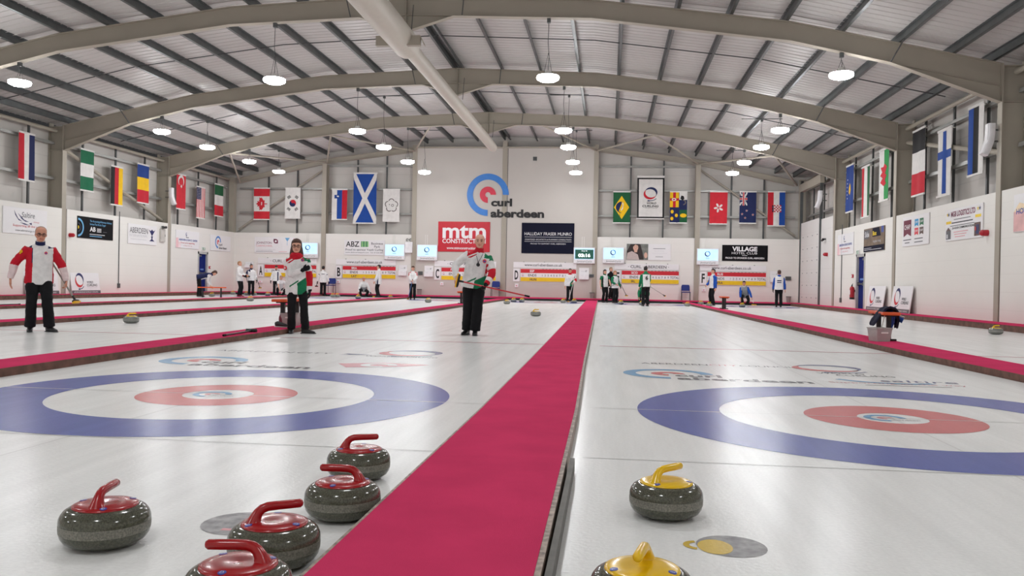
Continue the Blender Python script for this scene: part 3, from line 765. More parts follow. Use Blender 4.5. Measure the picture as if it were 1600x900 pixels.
def bin_box(label, px, py, zt, w=.36, d=.30, h=.30, rz=0, m=None):
    p = onz(px, py, zt) if py else None
    root = thing('bin', label, 'bin', (p.x, p.y, zt), R(rz)); b = MB()
    a, c = .82, 1.0; t = .012
    def ring(k, z, ins): return [(sx * (w / 2 * k - ins), sy * (d / 2 * k - ins), z) for sx, sy in ((-1, -1), (1, -1), (1, 1), (-1, 1))]
    vs = ring(a, 0, 0) + ring(c, h, 0) + ring(c, h, t) + ring(a, .02, t)
    fs = [(3, 2, 1, 0)] + [(k * 4 + i, k * 4 + (i + 1) % 4, k * 4 + 4 + (i + 1) % 4, k * 4 + 4 + i) for k in range(3) for i in range(4)] + [(12, 13, 14, 15)]
    b.add(vs, fs); b.build('body', m or BIN, root)
    b = MB()
    e = .02
    for z in (h,):
        for (x0, y0), (x1, y1) in (((-w / 2, -d / 2), (w / 2, -d / 2)), ((w / 2, -d / 2), (w / 2, d / 2)), ((w / 2, d / 2), (-w / 2, d / 2)), ((-w / 2, d / 2), (-w / 2, -d / 2))): b.bar((x0, y0, z), (x1, y1, z), .02, .02)
    b.build('rim', m or BIN, root)
    b = MB(); b.bar((-.06, -d / 2 * .95 - .01, h - .07), (.06, -d / 2 * .95 - .01, h - .07), .012, .025); b.build('handle', WHITE, root)
    return root
bin_box('light grey plastic bin under the bench with the coats', 1374, 533, .08, .27, .30, .215, 14)
bin_box('light grey plastic bin under the bench behind the dark haired person', 455, 508.5, .08, .30, .34, .22, 5)
GBIN = mat('bin_metal', rgb(150, 148, 144), .5)
for px, py, lab in ((655, 463, 'small grey bin standing by the wall left of letter C'), (925, 467.5, 'small grey bin standing by the wall beside the central walkway end'), (1232, 473, 'small grey bin standing in the far right corner')):
    p = ony(px, py, Y_B - .25); root = thing('bin', lab, 'bin', (p.x, Y_B - .25, PLAT_H)); b = MB()
    b.lathe([(.10, 0), (.13, .30), (.135, .30), (.135, .315), (.12, .315), (.09, .02), (0, .02)], n=20); b.build('body', GBIN, root, smooth=40)
    b = MB(); b.lathe([(.137, .29), (.142, .30), (.142, .318), (.137, .325)], n=20); b.build('rim', GALV, root, smooth=40)
CHB = mat('chair_blue', rgb(24, 44, 120), 0.7, noise=.1); CHL = mat('chair_frame', rgb(40, 40, 44), .4, .6)
def chair(label, px, rz):
    p = ony(px, 455, Y_B - .45)
    root = thing('chair', label, 'chair', (p.x, Y_B - .5, PLAT_H), R(rz), 'blue stacking chairs')
    b = MB(); b.bevbox((-.23, -.22, .42), (.23, .21, .47), .02); b.build('seat', CHB, root)
    b = MB(); b.loft([(0, .21, .52), (0, .235, .62), (0, .255, .74), (0, .27, .84)], [(.20, .02), (.225, .024), (.225, .024), (.19, .018)], n=16, power=4); b.build('backrest', CHB, root, smooth=50)
    for sx in (-1, 1):
        b = MB(); b.tube([(sx * .22, -.22, 0), (sx * .22, -.18, .42)], .013, 8); b.build('leg', CHL, root)
        b = MB(); b.tube([(sx * .22, .24, 0), (sx * .22, .2, .42), (sx * .215, .235, .60), (sx * .2, .27, .78)], .013, 8); b.build('leg', CHL, root)
    return root
chair('blue chair by the wall beneath the letter B board edge', 517, 0); chair('blue chair by the wall at the letter D board, behind the red broom', 774, 0); chair('blue chair by the wall beside the letter F board', 1071.5, 0)

# coats on the right bench
def cloth_strip(name, label, cat, path, widths, m, parts=()):
    root = thing(name, label, cat); b = MB(); n = 9; vs = []; fs = []
    for i, (p, wd) in enumerate(zip(path, widths)):
        p = Vector(p)
        for side in (0, 1):
            for k in range(n):
                t = k / (n - 1) - .5
                vs.append((p.x + .012 * math.sin(9 * t + i), p.y + t * wd, p.z + .012 * math.cos(11 * t + 1.3 * i) + side * .03))
    r = 2 * n
    for i in range(len(path) - 1):
        for k in range(n - 1):
            fs.append((i * r + k, i * r + k + 1, (i + 1) * r + k + 1, (i + 1) * r + k)); fs.append((i * r + n + k, (i + 1) * r + n + k, (i + 1) * r + n + k + 1, i * r + n + k + 1))
        fs.append((i * r, (i + 1) * r, (i + 1) * r + n, i * r + n)); fs.append((i * r + n - 1, i * r + 2 * n - 1, (i + 1) * r + 2 * n - 1, (i + 1) * r + n - 1))
    for i in (0, len(path) - 1):
        for k in range(n - 1): fs.append((i * r + k, i * r + n + k, i * r + n + k + 1, i * r + k + 1))
    b.add(vs, fs); b.build('cloth', m, root, smooth=60); return root
bp = onz(1380, 530, .08); bp.x -= .02
NAVYC = mat('coat_navy', rgb(26, 30, 52), .9, noise=.2, scale=12, bump=.3, bscale=40)
o = cloth_strip('coat', 'dark navy coat draped over the near end of the right bench', 'coat',
    [(bp.x - 0.260, bp.y - .30, .33), (bp.x - 0.223, bp.y - .30, .40), (bp.x - 0.161, bp.y - .30, .50), (bp.x - 0.093, bp.y - .29, .59), (bp.x - 0.012, bp.y - .28, .62), (bp.x + 0.074, bp.y - .26, .60), (bp.x + 0.124, bp.y - .25, .56), (bp.x + 0.155, bp.y - .25, .42), (bp.x + 0.149, bp.y - .25, .28)],
    [.22, .28, .3, .32, .34, .32, .28, .24, .2], NAVYC)
b = MB(); b.tube([(bp.x - 0.105, bp.y - .45, .50), (bp.x - 0.136, bp.y - .46, .38), (bp.x - 0.161, bp.y - .46, .26), (bp.x - 0.149, bp.y - .46, .2)], .008, 6); b.build('drawstring', mat('cord_white', rgb(210, 206, 200), .8), o)
BLUEC = mat('garment_blue', rgb(36, 74, 158), .9, noise=.2, scale=12)
o = cloth_strip('team_jacket', 'blue and white jacket hanging off the right bench above the bin', 'jacket',
    [(bp.x + 0.000, bp.y - .05, .57), (bp.x + 0.086, bp.y - .06, .56), (bp.x + 0.137, bp.y - .07, .48), (bp.x + 0.144, bp.y - .07, .38), (bp.x + 0.122, bp.y - .06, .29)], [.3, .34, .34, .3, .2], BLUEC)
b = MB(); b.loft([(bp.x + 0.144, bp.y - .2, .52), (bp.x + 0.209, bp.y - .22, .44), (bp.x + 0.259, bp.y - .24, .42)], [(.04, .05), (.04, .06), (.05, .07)], n=12); b.build('sleeve', BLUEC, o, smooth=60)
b = MB(); b.loft([(bp.x + 0.151, bp.y - .22, .555), (bp.x + 0.216, bp.y - .245, .475), (bp.x + 0.266, bp.y - .262, .455)], [(.012, .045), (.012, .055), (.014, .06)], n=10); b.build('sleeve_stripe', WHITE, o, smooth=60)

# small things left by the bench behind the dark haired person
p = onz(437, 509, .08)
root = thing('bottle', 'dark red bottle standing by the bench behind the dark haired person', 'bottle', (p.x, p.y + .05, .08))
b = MB(); b.lathe([(0, 0), (.034, 0), (.037, .01), (.037, .15), (.028, .18), (.016, .2), (0, .2)], n=18); b.build('body', mat('bottle_red', rgb(112, 22, 48), .35), root, smooth=40)
b = MB(); b.lathe([(.018, .19), (.02, .2), (.02, .235), (0, .238)], n=14); b.build('cap', BLACK, root, smooth=40)
p = onz(440, 511.5, .08)
root = thing('sports_shoe', 'black sports shoe with white trim lying by the bench behind the dark haired person', 'shoe', (p.x, p.y, .08), R(-12))
b = MB(); b.loft([(-.12, 0, .05), (-.08, 0, .058), (-.02, 0, .05), (.05, 0, .038), (.11, 0, .03), (.15, 0, .026)], [(.03, .04), (.037, .05), (.04, .044), (.046, .032), (.042, .024), (.02, .014)], lat=(0, 1, 0), n=14, round_cap=.5); b.build('upper', BLACK, root, smooth=60)
b = MB(); b.loft([(-.13, 0, .01), (-.02, 0, .01), (.09, 0, .01), (.155, 0, .01)], [(.034, .01), (.042, .01), (.048, .01), (.02, .009)], lat=(0, 1, 0), n=14); b.build('sole', WHITE, root, smooth=60)
# ================================================================ SIGNS, BOARDS, SCREENS
SIGNW = mat('sign_white', rgb(236, 235, 236), 0.35, noise=.01)
SIGNK = mat('sign_black', rgb(10, 10, 14), 0.7, noise=.05, spec=.2)
SIGNN = mat('sign_navy', rgb(10, 14, 38), 0.7, noise=.05, spec=.2)
SIGNR = mat('sign_red', rgb(196, 24, 44), 0.35, noise=.03)
INK = mat('ink_black', rgb(28, 28, 30), .5); INKG = mat('ink_grey', rgb(96, 96, 100), .5); INKB = mat('ink_blue', rgb(60, 84, 160), .5)
INKR = mat('ink_red', rgb(204, 52, 60), .5); INKP = mat('ink_pink', rgb(226, 150, 156), .5); INKN = mat('ink_navy', rgb(36, 40, 96), .5)
INKL = mat('ink_light', rgb(206, 206, 210), .5); INKY = mat('ink_yellow', rgb(240, 206, 40), .5); INKGR = mat('ink_green', rgb(60, 140, 84), .5)
INKC = mat('ink_sky', rgb(110, 176, 220), .5); INKM = mat('ink_plum', rgb(128, 56, 84), .5); INKBR = mat('ink_brown', rgb(96, 72, 66), .5); INKO = mat('ink_orange', rgb(226, 110, 40), .5)
LOGOB = mat('logo_blue', rgb(58, 128, 208), .4); LOGOR = mat('logo_red', rgb(214, 48, 74), .4)
SKIN = mat('skin', rgb(214, 160, 136), .55, noise=.05, scale=18)
def panel(name, label, cat, side, px, m, depth=.03, off=.035, group=None, size=None):
    loc, rz, W, H = spot(side, *px, off=off)
    if size: W, H = size
    root = thing(name, label, cat, loc, rz, group)
    b = MB(); b.bevbox((0, 0, 0), (W, depth, H), .004); b.build('board', m, root)
    return root, W, H
SG = 'sponsor signs on the walls'
def letter(root, fn, name='lettering'):
    b = MB(); fn(b); return b.build(name, None, root)
# --- back wall
r, W, H = panel('sponsor_sign', 'white sign with a plum leaf mark and blue and red triangles, above letter A', 'sign', 'B', (398, 370, 460, 395.8), SIGNW, group=SG)
letter(r, lambda b: (b.text('JOHNSTON', .1, .52, INKM, w=.92, h=.13), b.text('CARMICHAEL', .1, .36, INKP, w=.98, h=.10), b.rect(.1, .18, 1.25, .2, INKL), b.rect(.1, .08, 1.1, .1, INKG), b.rect(1.45, .07, 1.95, .09, INKP)))
letter(r, lambda b: (b.ring(1.27, .68, .06, .13, 0, 360, INKM), b.poly([(1.14, .68), (1.27, .81), (1.14, .81)], INKM), b.poly([(1.40, .68), (1.27, .55), (1.40, .55)], INKM)), 'leaf_mark')
letter(r, lambda b: (b.poly([(1.82, .88), (1.96, .66), (2.10, .88)], INKC), b.rect(1.95, .45, 1.97, .7, INKC), b.poly([(2.2, .60), (2.46 - .1, .88), (2.36, .60)], SIGNR), b.rect(2.27, .4, 2.29, .6, INKR)), 'triangle_marks')
r, W, H = panel('sponsor_sign', 'white business park sign with a green bar block, above letter B', 'sign', 'B', (538, 374.8, 600.8, 399), SIGNW, group=SG)
letter(r, lambda b: (b.text('ABZ', .10, .47, INK, w=.78, h=.30, bold=.015), b.text('Business', 2.26, .60, INKG, w=.68, h=.13, align='r', bold=.01), b.text('Park', 2.1, .42, INKG, w=.34, h=.13, align='r', bold=.01), b.text('Proud to sponsor Youth Curling', .08, .25, INKG, w=2.2, h=.11, bold=.01), b.text('www.abzbusinesspark.com  Tel: 01224 000', .08, .11, INKG, w=2.2, h=.07)))
letter(r, lambda b: [b.rect(.98 + .055 * k, .46, 1.03 + .055 * k, .78, INKGR if k % 3 != 1 else mat('ink_lime', rgb(150, 206, 130), .5)) for k in range(8)], 'bar_block')
r, W, H = panel('sponsor_sign', 'big red construction sign behind the bald person', 'sign', 'B', (685, 346, 765, 394), SIGNR, group=SG, off=.07)
letter(r, lambda b: (b.text('mtm', .25, .78, SIGNW, w=2.46, h=.82, bold=.025), b.text('CONSTRUCTION', .25, .48, SIGNW, w=2.46, h=.24, bold=.02), b.text('www.mtmconstruction.com', .5, .14, SIGNW, w=2.0, h=.14, bold=.02)))
r, W, H = panel('sponsor_sign', 'big dark navy architects sign right of the red sign', 'sign', 'B', (815.5, 348, 896.7, 396.7), SIGNN, group=SG, off=.07)
letter(r, lambda b: (b.text('HALLIDAY FRASER MUNRO', .16, 1.0, SIGNW, w=2.62, h=.17), b.rect(.16, .9, 2.78, .915, SIGNW), b.text('CHARTERED ARCHITECTS & PLANNING CONSULTANTS', .18, .73, INKL, w=2.58, h=.08, bold=.01), b.rect(.16, .65, 2.78, .665, SIGNW), b.text('PROUD TO SUPPORT CURL ABERDEEN', .5, .5, INKL, w=1.95, h=.07, bold=.01)))
r, W, H = panel('sponsor_sign', 'white sign with a portrait of a dark haired lady, above letter E', 'sign', 'B', (979, 380.6, 1048, 407), SIGNW, group=SG)
HAIRD = mat('print_hair', rgb(44, 30, 30), .5); PBG = mat('print_background', rgb(120, 122, 116), .5, noise=.3, scale=6); PDRESS = mat('print_dress', rgb(196, 180, 176), .5, noise=.1, scale=20); PSK = mat('print_skin', rgb(220, 176, 156), .5)
letter(r, lambda b: (b.rect(.01, .01, 1.18, .88, PBG, .002), b.poly([(.05, .02), (.0 + .02, .45), (.22, .86), (.75, .86), (.88, .4), (.95, .02)], HAIRD, .004), b.poly([(.02, .02), (.06, .38), (.3, .48), (.62, .3), (.7, .02)], PDRESS, .006), b.disc(.50, .68, .14, PSK, .008, .19), b.poly([(.4, .56), (.6, .56), (.58, .42), (.44, .42)], PSK, .007), b.poly([(.33, .86), (.36, .72), (.48, .84), (.66, .78), (.70, .88)], HAIRD, .010), b.rect(.44, .60, .55, .615, INKR, .011), b.rect(.41, .69, .47, .70, HAIRD, .011), b.rect(.54, .69, .6, .70, HAIRD, .011), b.disc(1.05, .26, .09, PSK, .008, .16)), 'portrait')
letter(r, lambda b: (b.rect(1.45, .62, 2.1, .645, INKG), b.rect(1.4, .37, 2.2, .38, INKL), b.rect(1.58, .18, 1.98, .2, INKG), b.rect(1.5, .5, 2.05, .51, INKL)))
r, W, H = panel('sponsor_sign', 'black hotel club sign above letter F', 'sign', 'B', (1128.6, 382.6, 1199.4, 408.6), SIGNK, group=SG)
letter(r, lambda b: (b.text('VILLAGE', .53, .54, SIGNW, w=1.32, h=.23, bold=.04), b.text('HOTEL CLUB', .51, .37, SIGNW, w=1.34, h=.12), b.rect(1.05, .29, 1.33, .31, SIGNW), b.text('PROUD TO SPONSOR CURL ABERDEEN', .18, .12, SIGNW, w=2.04, h=.09, bold=.02)))
# the rink's own logo on the centre panel
c = ony(762.3, 304.3, Y_B - .05)
root = thing('wall_logo', 'large blue and red rink logo with black lettering on the far wall', 'wall logo', (c.x, Y_B - .032, c.z))
def raise_(b, t=.03):           # give flat artwork its thickness
    n = len(b.v); o = MB(); o.mats = b.mats
    o.v = [Vector(v) for v in b.v] + [Vector((v.x, v.y + t, v.z)) for v in b.v]
    cnt = {}
    for f in b.f:
        for i in range(len(f)): cnt.setdefault(frozenset((f[i], f[(i + 1) % len(f)])), []).append((f[i], f[(i + 1) % len(f)]))
    o.f = [list(f) for f in b.f]; o.m = list(b.m)
    for e, l in cnt.items():
        if len(l) == 1: i, j = l[0]; o.f.append([j, i, i + n, j + n]); o.m.append(b.m[0])
    return o
RL = 1.18
b = MB(); b.ring(0, 0, RL * .715, RL, 0, 270, LOGOB, .03, 56); raise_(b, .028).build('blue_ring', None, root)
b = MB(); b.ring(0, 0, RL * .125, RL * .385, 0, 270, LOGOR, .03, 36); raise_(b, .028).build('red_ring', None, root)
b = MB(); b.text('curl', .19, -.62, INK, w=1.18, h=.40, d=.03, bold=.04); raise_(b, .028).build('lettering', None, root)
b = MB(); b.text('aberdeen', .17, -1.24, INK, w=3.0, h=.42, d=.03, bold=.04); raise_(b, .028).build('lettering', None, root)
# --- scoreboards
BR = mat('board_red', rgb(204, 30, 46), .45, noise=.03); BY = mat('board_yellow', rgb(238, 200, 20), .45, noise=.03)
teams = {'A': ('', ''), 'B': ('BRA', 'LAT'), 'C': ('FIN', ''), 'D': ('ESP', 'HUN'), 'E': ('SCO', 'IRL'), 'F': ('RUS', 'FRA')}
bx = {'A': -20.12, 'B': -15.48, 'C': -9.76, 'D': -5.29, 'E': .29, 'F': 4.90}
for s_, X in bx.items():
    root = thing('scoreboard', f'long white red and yellow scoreboard lettered {s_} on the far wall', 'scoreboard', (X, Y_B - .05, 1.02), 0, 'lettered scoreboards')
    b = MB(); b.bevbox((.0, 0, .76), (3.5, .04, 1.08), .004); hb = b.build('header_board', SIGNW, root)
    b = MB()
    if s_ in 'ACE': b.text('\u00b7 CURL \u00b7 ABERDEEN \u00b7', .75, .85, INKG, w=2.2, h=.15, bold=.02)
    else: b.text('www.curl-aberdeen.co.uk', .62, .86, INKG, w=2.1, h=.15, bold=.015)
    b.build('lettering', None, hb)
    b = MB(); b.bevbox((0, -.01, 0), (.36, .03, .72), .004); lb = b.build('letter_board', SIGNW, root)
    b = MB(); b.text(s_, .18, .12, INK, w=.2 if s_ not in 'F' else .17, h=.48, align='c', bold=.03, d=.012); b.build('letter', None, lb)
    b = MB(); b.bevbox((.40, -.005, 0.01), (3.5, .03, .72), .004); sb = b.build('score_board', SIGNW, root)
    b = MB(); b.rect(.41, .48, 3.49, .70, BR, .007); b.rect(.41, .02, 3.49, .24, BY, .007)
    for k in range(10): b.rect(1.62 + .19 * k, .69, 1.70 + .19 * k, .715, INKG, .009)
    b.build('score_strips', None, sb)
    b = MB(); b.text('ENDS', .84, .29, INK, w=.46, h=.13, d=.008, bold=.012)
    for k in range(9): b.text(str(k + 1), 1.62 + .162 * k, .30, INK, h=.11, d=.008, align='c')
    b.text('TOTAL', 3.03, .29, INK, w=.46, h=.13, d=.008, bold=.01)
    b.ring(.53, .37, .035, .055, 0, 360, INKP, .008, 14); b.rect(.48, .30, .6, .315, INKB, .008)
    if teams[s_][0]: b.text(teams[s_][0], .93, .53, SIGNW, h=.12, d=.010, bold=.03)
    if teams[s_][1]: b.text(teams[s_][1], .93, .065, INKBR, h=.12, d=.010, bold=.03)
    b.build('lettering', None, sb)
    b = MB()
    for x in (.55, 1.7, 2.85): b.box((x, -.01, 1.08), (x + .06, .03, 1.11))
    b.build('bracket', GALV, root)
# --- hanging screens
SCR = mat('screen_blue', rgb(176, 214, 246), .3, emit=.85, noise=.1, scale=1.5); SCRG = mat('screen_green', rgb(8, 66, 54), .3, emit=.8, noise=.05); SCRT = mat('screen_text', rgb(240, 250, 250), .3, emit=1.3, noise=0)
TVW = mat('tv_case_white', rgb(236, 236, 238), .35)
tvs = (('A', (466, 378.5)), ('B', (600.8, 381)), ('C', (651.5, 382)), ('D', (896.5, 386.4)), ('E', (941.8, 386)), ('F', (1089, 388)))
tvl = ('screen right of the white sign with triangles, behind the dark haired person', 'screen at the right end of the letter B board', 'screen at the upper left of the letter C board', 'screen showing a green clock', 'screen right of the clock screen, above letter E', 'screen left of the black hotel club sign')
for (s_, p), lab in zip(tvs, tvl):
    a = ony(p[0], p[1], Y_B - .18)
    root = thing('television', 'white framed wall ' + lab, 'screen', (a.x, Y_B - .18, a.z - .88), 0, 'white wall screens')
    b = MB(); b.bevbox((0, 0, 0), (1.17, .10, .88), .012); b.build('case', TVW, root)
    b = MB(); b.box((.4, .10, .3), (.77, .175, .6)); b.build('wall_bracket', BLACK, root)
    b = MB(); b.rect(.05, .23, 1.12, .83, SCR if s_ != 'D' else SCR, .003); sc = b.build('screen_panel', None, root)
    b = MB()
    if s_ == 'D':
        b.rect(.08, .25, 1.09, .76, SCRG, .005); b.text('Draw 10', .585, .66, SCRT, h=.06, d=.007, align='c'); b.text('03:16', .585, .36, SCRT, w=.66, h=.17, d=.007, align='c', bold=.04)
    else:
        b.ring(.57, .59, .10, .15, 100, 330, INKN, .005, 24, 1.0, lambda t: .3 + .9 * math.sin(math.pi * t)); b.ring(.57, .59, .10, .15, -60, 120, LOGOB, .006, 24, 1.0, lambda t: .3 + .6 * math.sin(math.pi * t))
        b.text('WCF', .57, .36, INKB, h=.05, d=.006, align='c'); b.rect(.47, .32, .68, .335, INKB, .006)
    b.build('screen_image', None, sc)
    b = MB(); b.text('Jammel-Curry', .18, .07, INKG, w=.82, h=.085, shear=.3, d=.003); b.build('lettering', None, root)
    b = MB()
    for x in (.45, .56): b.bar((x, .15, .88), (x, .15, ZT - (a.z - .88)), .025, .02)
    b.build('cable_trunking', WHITE, root)
# --- side walls
r, W, H = panel('sponsor_sign', 'white sign with a navy swoosh behind the head of the person in red sleeves', 'sign', 'L', (5, 321, 73, 369), SIGNW, group=SG)
letter(r, lambda b: (b.text('Saltire', .95, .62, INKG, w=.7, h=.2, shear=.15), b.text('energy', 1.6, .46, INKP, w=.32, h=.06), b.text('Supporting all the way', .5, .27, INKR, w=1.5, h=.08), b.text('www.saltireenergy.co.uk', .62, .1, INKG, w=1.2, h=.07)))
letter(r, lambda b: (b.poly([(.55, .86), (.62, .68), (.8, .50), (1.0, .46), (.78, .56), (.66, .70)], INKN), b.poly([(.75, .76), (.95, .56), (1.15, .47), (1.35, .47), (1.1, .53), (.93, .64)], INKN), b.poly([(.85, .43), (1.1, .36), (1.4, .34), (1.15, .40)], INKN), b.poly([(1.35, .41), (1.5, .36), (1.5, .45)], INKN)), 'swoosh')
r, W, H = panel('sponsor_sign', 'black sign with a blue half target on the left wall', 'sign', 'L', (121.7, 337, 176.5, 376), SIGNK, group=SG)
letter(r, lambda b: (b.ring(.02, .43, .30, .38, -90, 90, INKC), b.ring(.02, .43, .15, .19, -90, 90, mat('ink_steel', rgb(50, 60, 80), .5)), b.ring(.02, .43, .001, .07, -90, 90, INKY)), 'target_mark')
letter(r, lambda b: (b.text('The Accounting & Business Advisory', .8, .70, INKC, w=1.55, h=.08, bold=.01), b.text('Services That Hit the Target!', .8, .57, INKC, w=1.1, h=.08, bold=.01), b.text('AB', .8, .31, SIGNW, w=.4, h=.18, bold=.03), b.rect(1.3, .42, 1.6, .45, SIGNW), b.rect(1.3, .36, 1.6, .39, SIGNW), b.rect(1.3, .30, 1.6, .33, SIGNW), b.rect(1.72, .31, 2.0, .33, INKG), b.rect(.8, .17, 1.85, .2, INKL), b.rect(.8, .09, 1.65, .12, INKC)))
r, W, H = panel('sponsor_sign', 'white sign with a thistle like blue mark on the left wall', 'sign', 'L', (200.5, 348.7, 244.7, 383.7), SIGNW, group=SG)
letter(r, lambda b: (b.text('ABERDEEN', .12, .5, INKG, w=1.5, h=.25, bold=.005), b.text('INTERNATIONAL', .1, .33, INKL, w=1.5, h=.12), b.rect(.2, .2, 1.5, .22, INKL)))
letter(r, lambda b: (b.poly([(1.7, .72), (1.98, .42), (2.26, .72), (2.1, .66), (1.98, .74), (1.86, .66)], INKN), b.poly([(1.9, .42), (2.06, .42), (2.02, .28), (2.2, .18), (1.75, .18), (1.94, .28)], INKN)), 'thistle_mark')
for side, px, lab in (('L', (275, 358.3, 311, 389.7), 'left wall, beside the blue door'), ('R', (1309, 366, 1334.3, 396), 'right wall, left of the blue door')):
    r, W, H = panel('sponsor_sign', 'white sign with a pink edge on the ' + lab, 'sign', side, px, SIGNW, group=SG, size=(2.4, .9))
    letter(r, lambda b: (b.rect(.01, .01, .25, .5, mat('ink_blush', rgb(240, 196, 200), .5)), b.rect(.25, .01, .5, .3, mat('ink_blush_pale', rgb(244, 220, 222), .5)), b.ring(1.05, .72, .05, .08, 60, 330, INKB), b.rect(1.02, .56, 1.06, .72, INKG), b.rect(1.02, .54, 1.3, .57, INKG), b.text('ABERDEEN SCIENCE CENTRE', .3, .38, INKB, w=1.9, h=.09, bold=.02), b.text('Proud to be supporting', .5, .24, INKR, w=1.4, h=.07, bold=.01), b.text('curling in the city', .75, .11, INKP, w=.9, h=.06)))
r, W, H = panel('sponsor_sign', 'white sign with the ring logo near the far left corner', 'sign', 'L', (329, 366.3, 360, 393.7), SIGNW, group=SG)
letter(r, lambda b: (curl_logo(b, .9, .48, .34, LOGOB, LOGOR, .004), b.text('curl', 1.0, .3, INKG, w=.4, h=.12, bold=.03), b.text('aberdeen', 1.0, .12, INKG, w=.95, h=.12, bold=.03)))
r, W, H = panel('sponsor_sign', 'dark property sign with yellow lettering above the right blue door', 'sign', 'R', (1350, 358, 1382.5, 390), mat('print_dusk', rgb(118, 100, 82), .5, noise=.35, scale=3), group=SG, size=(2.5, .9))
letter(r, lambda b: (b.rect(.0, 0, 2.5, .22, SIGNN), b.poly([(.05, .5), (.05, .85), (.8, .85), (.6, .5)], INKG), b.poly([(1.1, .55), (1.1, .88), (1.9, .88), (2.1, .55)], SIGNN), b.rect(2.15, .66, 2.4, .9, INKB), b.text('Side', .15, .58, INKL, w=.55, h=.2, bold=.03, d=.006), b.text('Box', 1.15, .6, INKY, w=.45, h=.16, bold=.03, d=.006), b.text('brighter living', 1.2, .33, INKL, w=.9, h=.09, d=.006), b.rect(.1, .12, 1.0, .14, INKL, .006), b.rect(.1, .06, 2.2, .08, INKL, .006)))
r, W, H = panel('sponsor_sign', 'white sign with a big maroon ribbon and four small coloured ribbons', 'sign', 'R', (1410.6, 341, 1450.6, 380.6), SIGNW, group=SG)
def ribbon(b, x, z, w, h, m, t, d=.003):
    b.poly([(x, z), (x + w / 2, z + h * .18), (x + w, z), (x + w, z + h), (x, z + h)], m, d); b.text(t, x + w / 2, z + h * .45, SIGNW, w=w * .78, align='c', d=d + .003, bold=.02)
letter(r, lambda b: (ribbon(b, .12, .32, .72, .56, mat('ink_maroon', rgb(110, 30, 56), .5), 'CHAP'), ribbon(b, 1.15, .62, .34, .24, mat('ink_azure', rgb(40, 150, 204), .5), 'CHAP'), ribbon(b, 1.6, .62, .34, .24, mat('ink_forest', rgb(24, 110, 70), .5), 'CHAP'), ribbon(b, 1.15, .33, .34, .24, mat('ink_coral', rgb(220, 60, 76), .5), 'CHAP'), ribbon(b, 1.6, .33, .34, .24, INKBR, 'CHAP')), 'ribbons')
letter(r, lambda b: (b.rect(.1, .2, .85, .23, INKG), b.rect(.25, .1, .7, .13, INKG), b.rect(1.15, .2, 1.9, .23, INKG), b.rect(1.15, .09, 1.9, .12, INKG)))
r, W, H = panel('sponsor_sign', 'white logistics sign with yellow patches and two small photos', 'sign', 'R', (1478, 329, 1534.7, 370), SIGNW, group=SG)
letter(r, lambda b: (b.text('MGB LOGISTICS LTD', .40, .70, INKM, w=1.65, h=.15, bold=.03), b.rect(.6, .6, 1.75, .62, INKG), b.rect(.45, .5, 1.9, .53, INK), b.rect(.35, .42, 2.0, .44, INKG), b.text('24 HOUR COMMUNICATIONS', .5, .33, INK, w=1.5, h=.06, bold=.02), b.rect(.6, .23, 1.6, .25, INKP), b.rect(.65, .16, 1.5, .18, INKP), b.rect(.7, .09, 1.4, .11, INKP)))
letter(r, lambda b: (b.rect(.05, .5, .42, .58, INKY), b.rect(2.05, .56, 2.42, .64, INKY), b.star(.14, .78, .07, INKY), b.star(.24, .78, .07, INKN), b.star(2.22, .8, .07, INKY), b.star(2.34, .8, .07, INKN)), 'patches')
letter(r, lambda b: (b.rect(.05, .05, .4, .3, INKG), b.poly([(.05, .3), (.22, .4), (.4, .3)], INKBR), b.rect(.1, .08, .2, .2, INKL, .006), b.rect(2.0, .05, 2.4, .42, INKBR), b.rect(2.12, .1, 2.3, .36, INKN, .006), b.rect(2.05, .2, 2.15, .3, INKR, .006)), 'photos')
a = onx(1584.4, 305, XW_R - .035)
root = thing('sponsor_sign', 'pink and cream sign cut off by the right picture edge', 'sign', (XW_R - .035, a.y, a.z - .93), R(-90), SG)
b = MB(); b.bevbox((0, 0, 0), (2.4, .03, .93), .004); b.build('board', SIGNW, root)
letter(root, lambda b: (b.rect(.01, .01, 2.39, .5, mat('print_rose', rgb(226, 178, 176), .5, noise=.15, scale=3)), b.poly([(.01, .5), (.3, .72), (.9, .6), (1.5, .75), (2.39, .6), (2.39, .5)], mat('print_cream', rgb(236, 214, 178), .5, noise=.1, scale=4)), b.text('HOVER', .15, .44, INKB, w=.8, h=.13, d=.006, bold=.02)), 'print')
# curling federation boards leaning on the side platforms
def lean_board(side, y0, label):
    X, sgn, rz = (PLAT_L - .48, 1, R(90)) if side == 'L' else (PLAT_R + .44, -1, R(-90))
    root = thing('floor_board', label, 'board', (X, y0, PLAT_H), rz, 'white boards leaning along the walls'); root.rotation_euler = (R(-8), 0, rz)
    W, H = 1.9, .92
    b = MB(); b.bevbox((0, 0, 0), (W, .03, H), .004); b.build('board', SIGNW, root)
    b = MB(); b.rect(0, 0, W, .13, INKG, .003); b.text('#CURLING2018 WORLD CURLING', .12, .035, SIGNW, w=1.6, h=.055, d=.006, bold=.01); b.build('footer', None, root)
    b = MB(); swirl(b, .55, .55, .30, INKN, INKR, .004); b.build('logo', None, root)
    b = MB(); b.text('WORLD', 1.02, .43, INKG, w=.42, h=.09, bold=.02, shear=.15); b.text('CURLING', 1.0, .30, INKG, w=.7, h=.10, bold=.02, shear=.15); b.rect(1.0, .23, 1.7, .24, INKL); b.build('lettering', None, root)
lean_board('L', 31.55, 'white federation board on the floor by the left wall, right of the person in red sleeves'); lean_board('L', 28.85, 'white federation board half hidden behind the person in red sleeves')
lean_board('R', 33.6, 'left one of two white federation boards by the right wall'); lean_board('R', 30.85, 'right one of two white federation boards by the right wall')
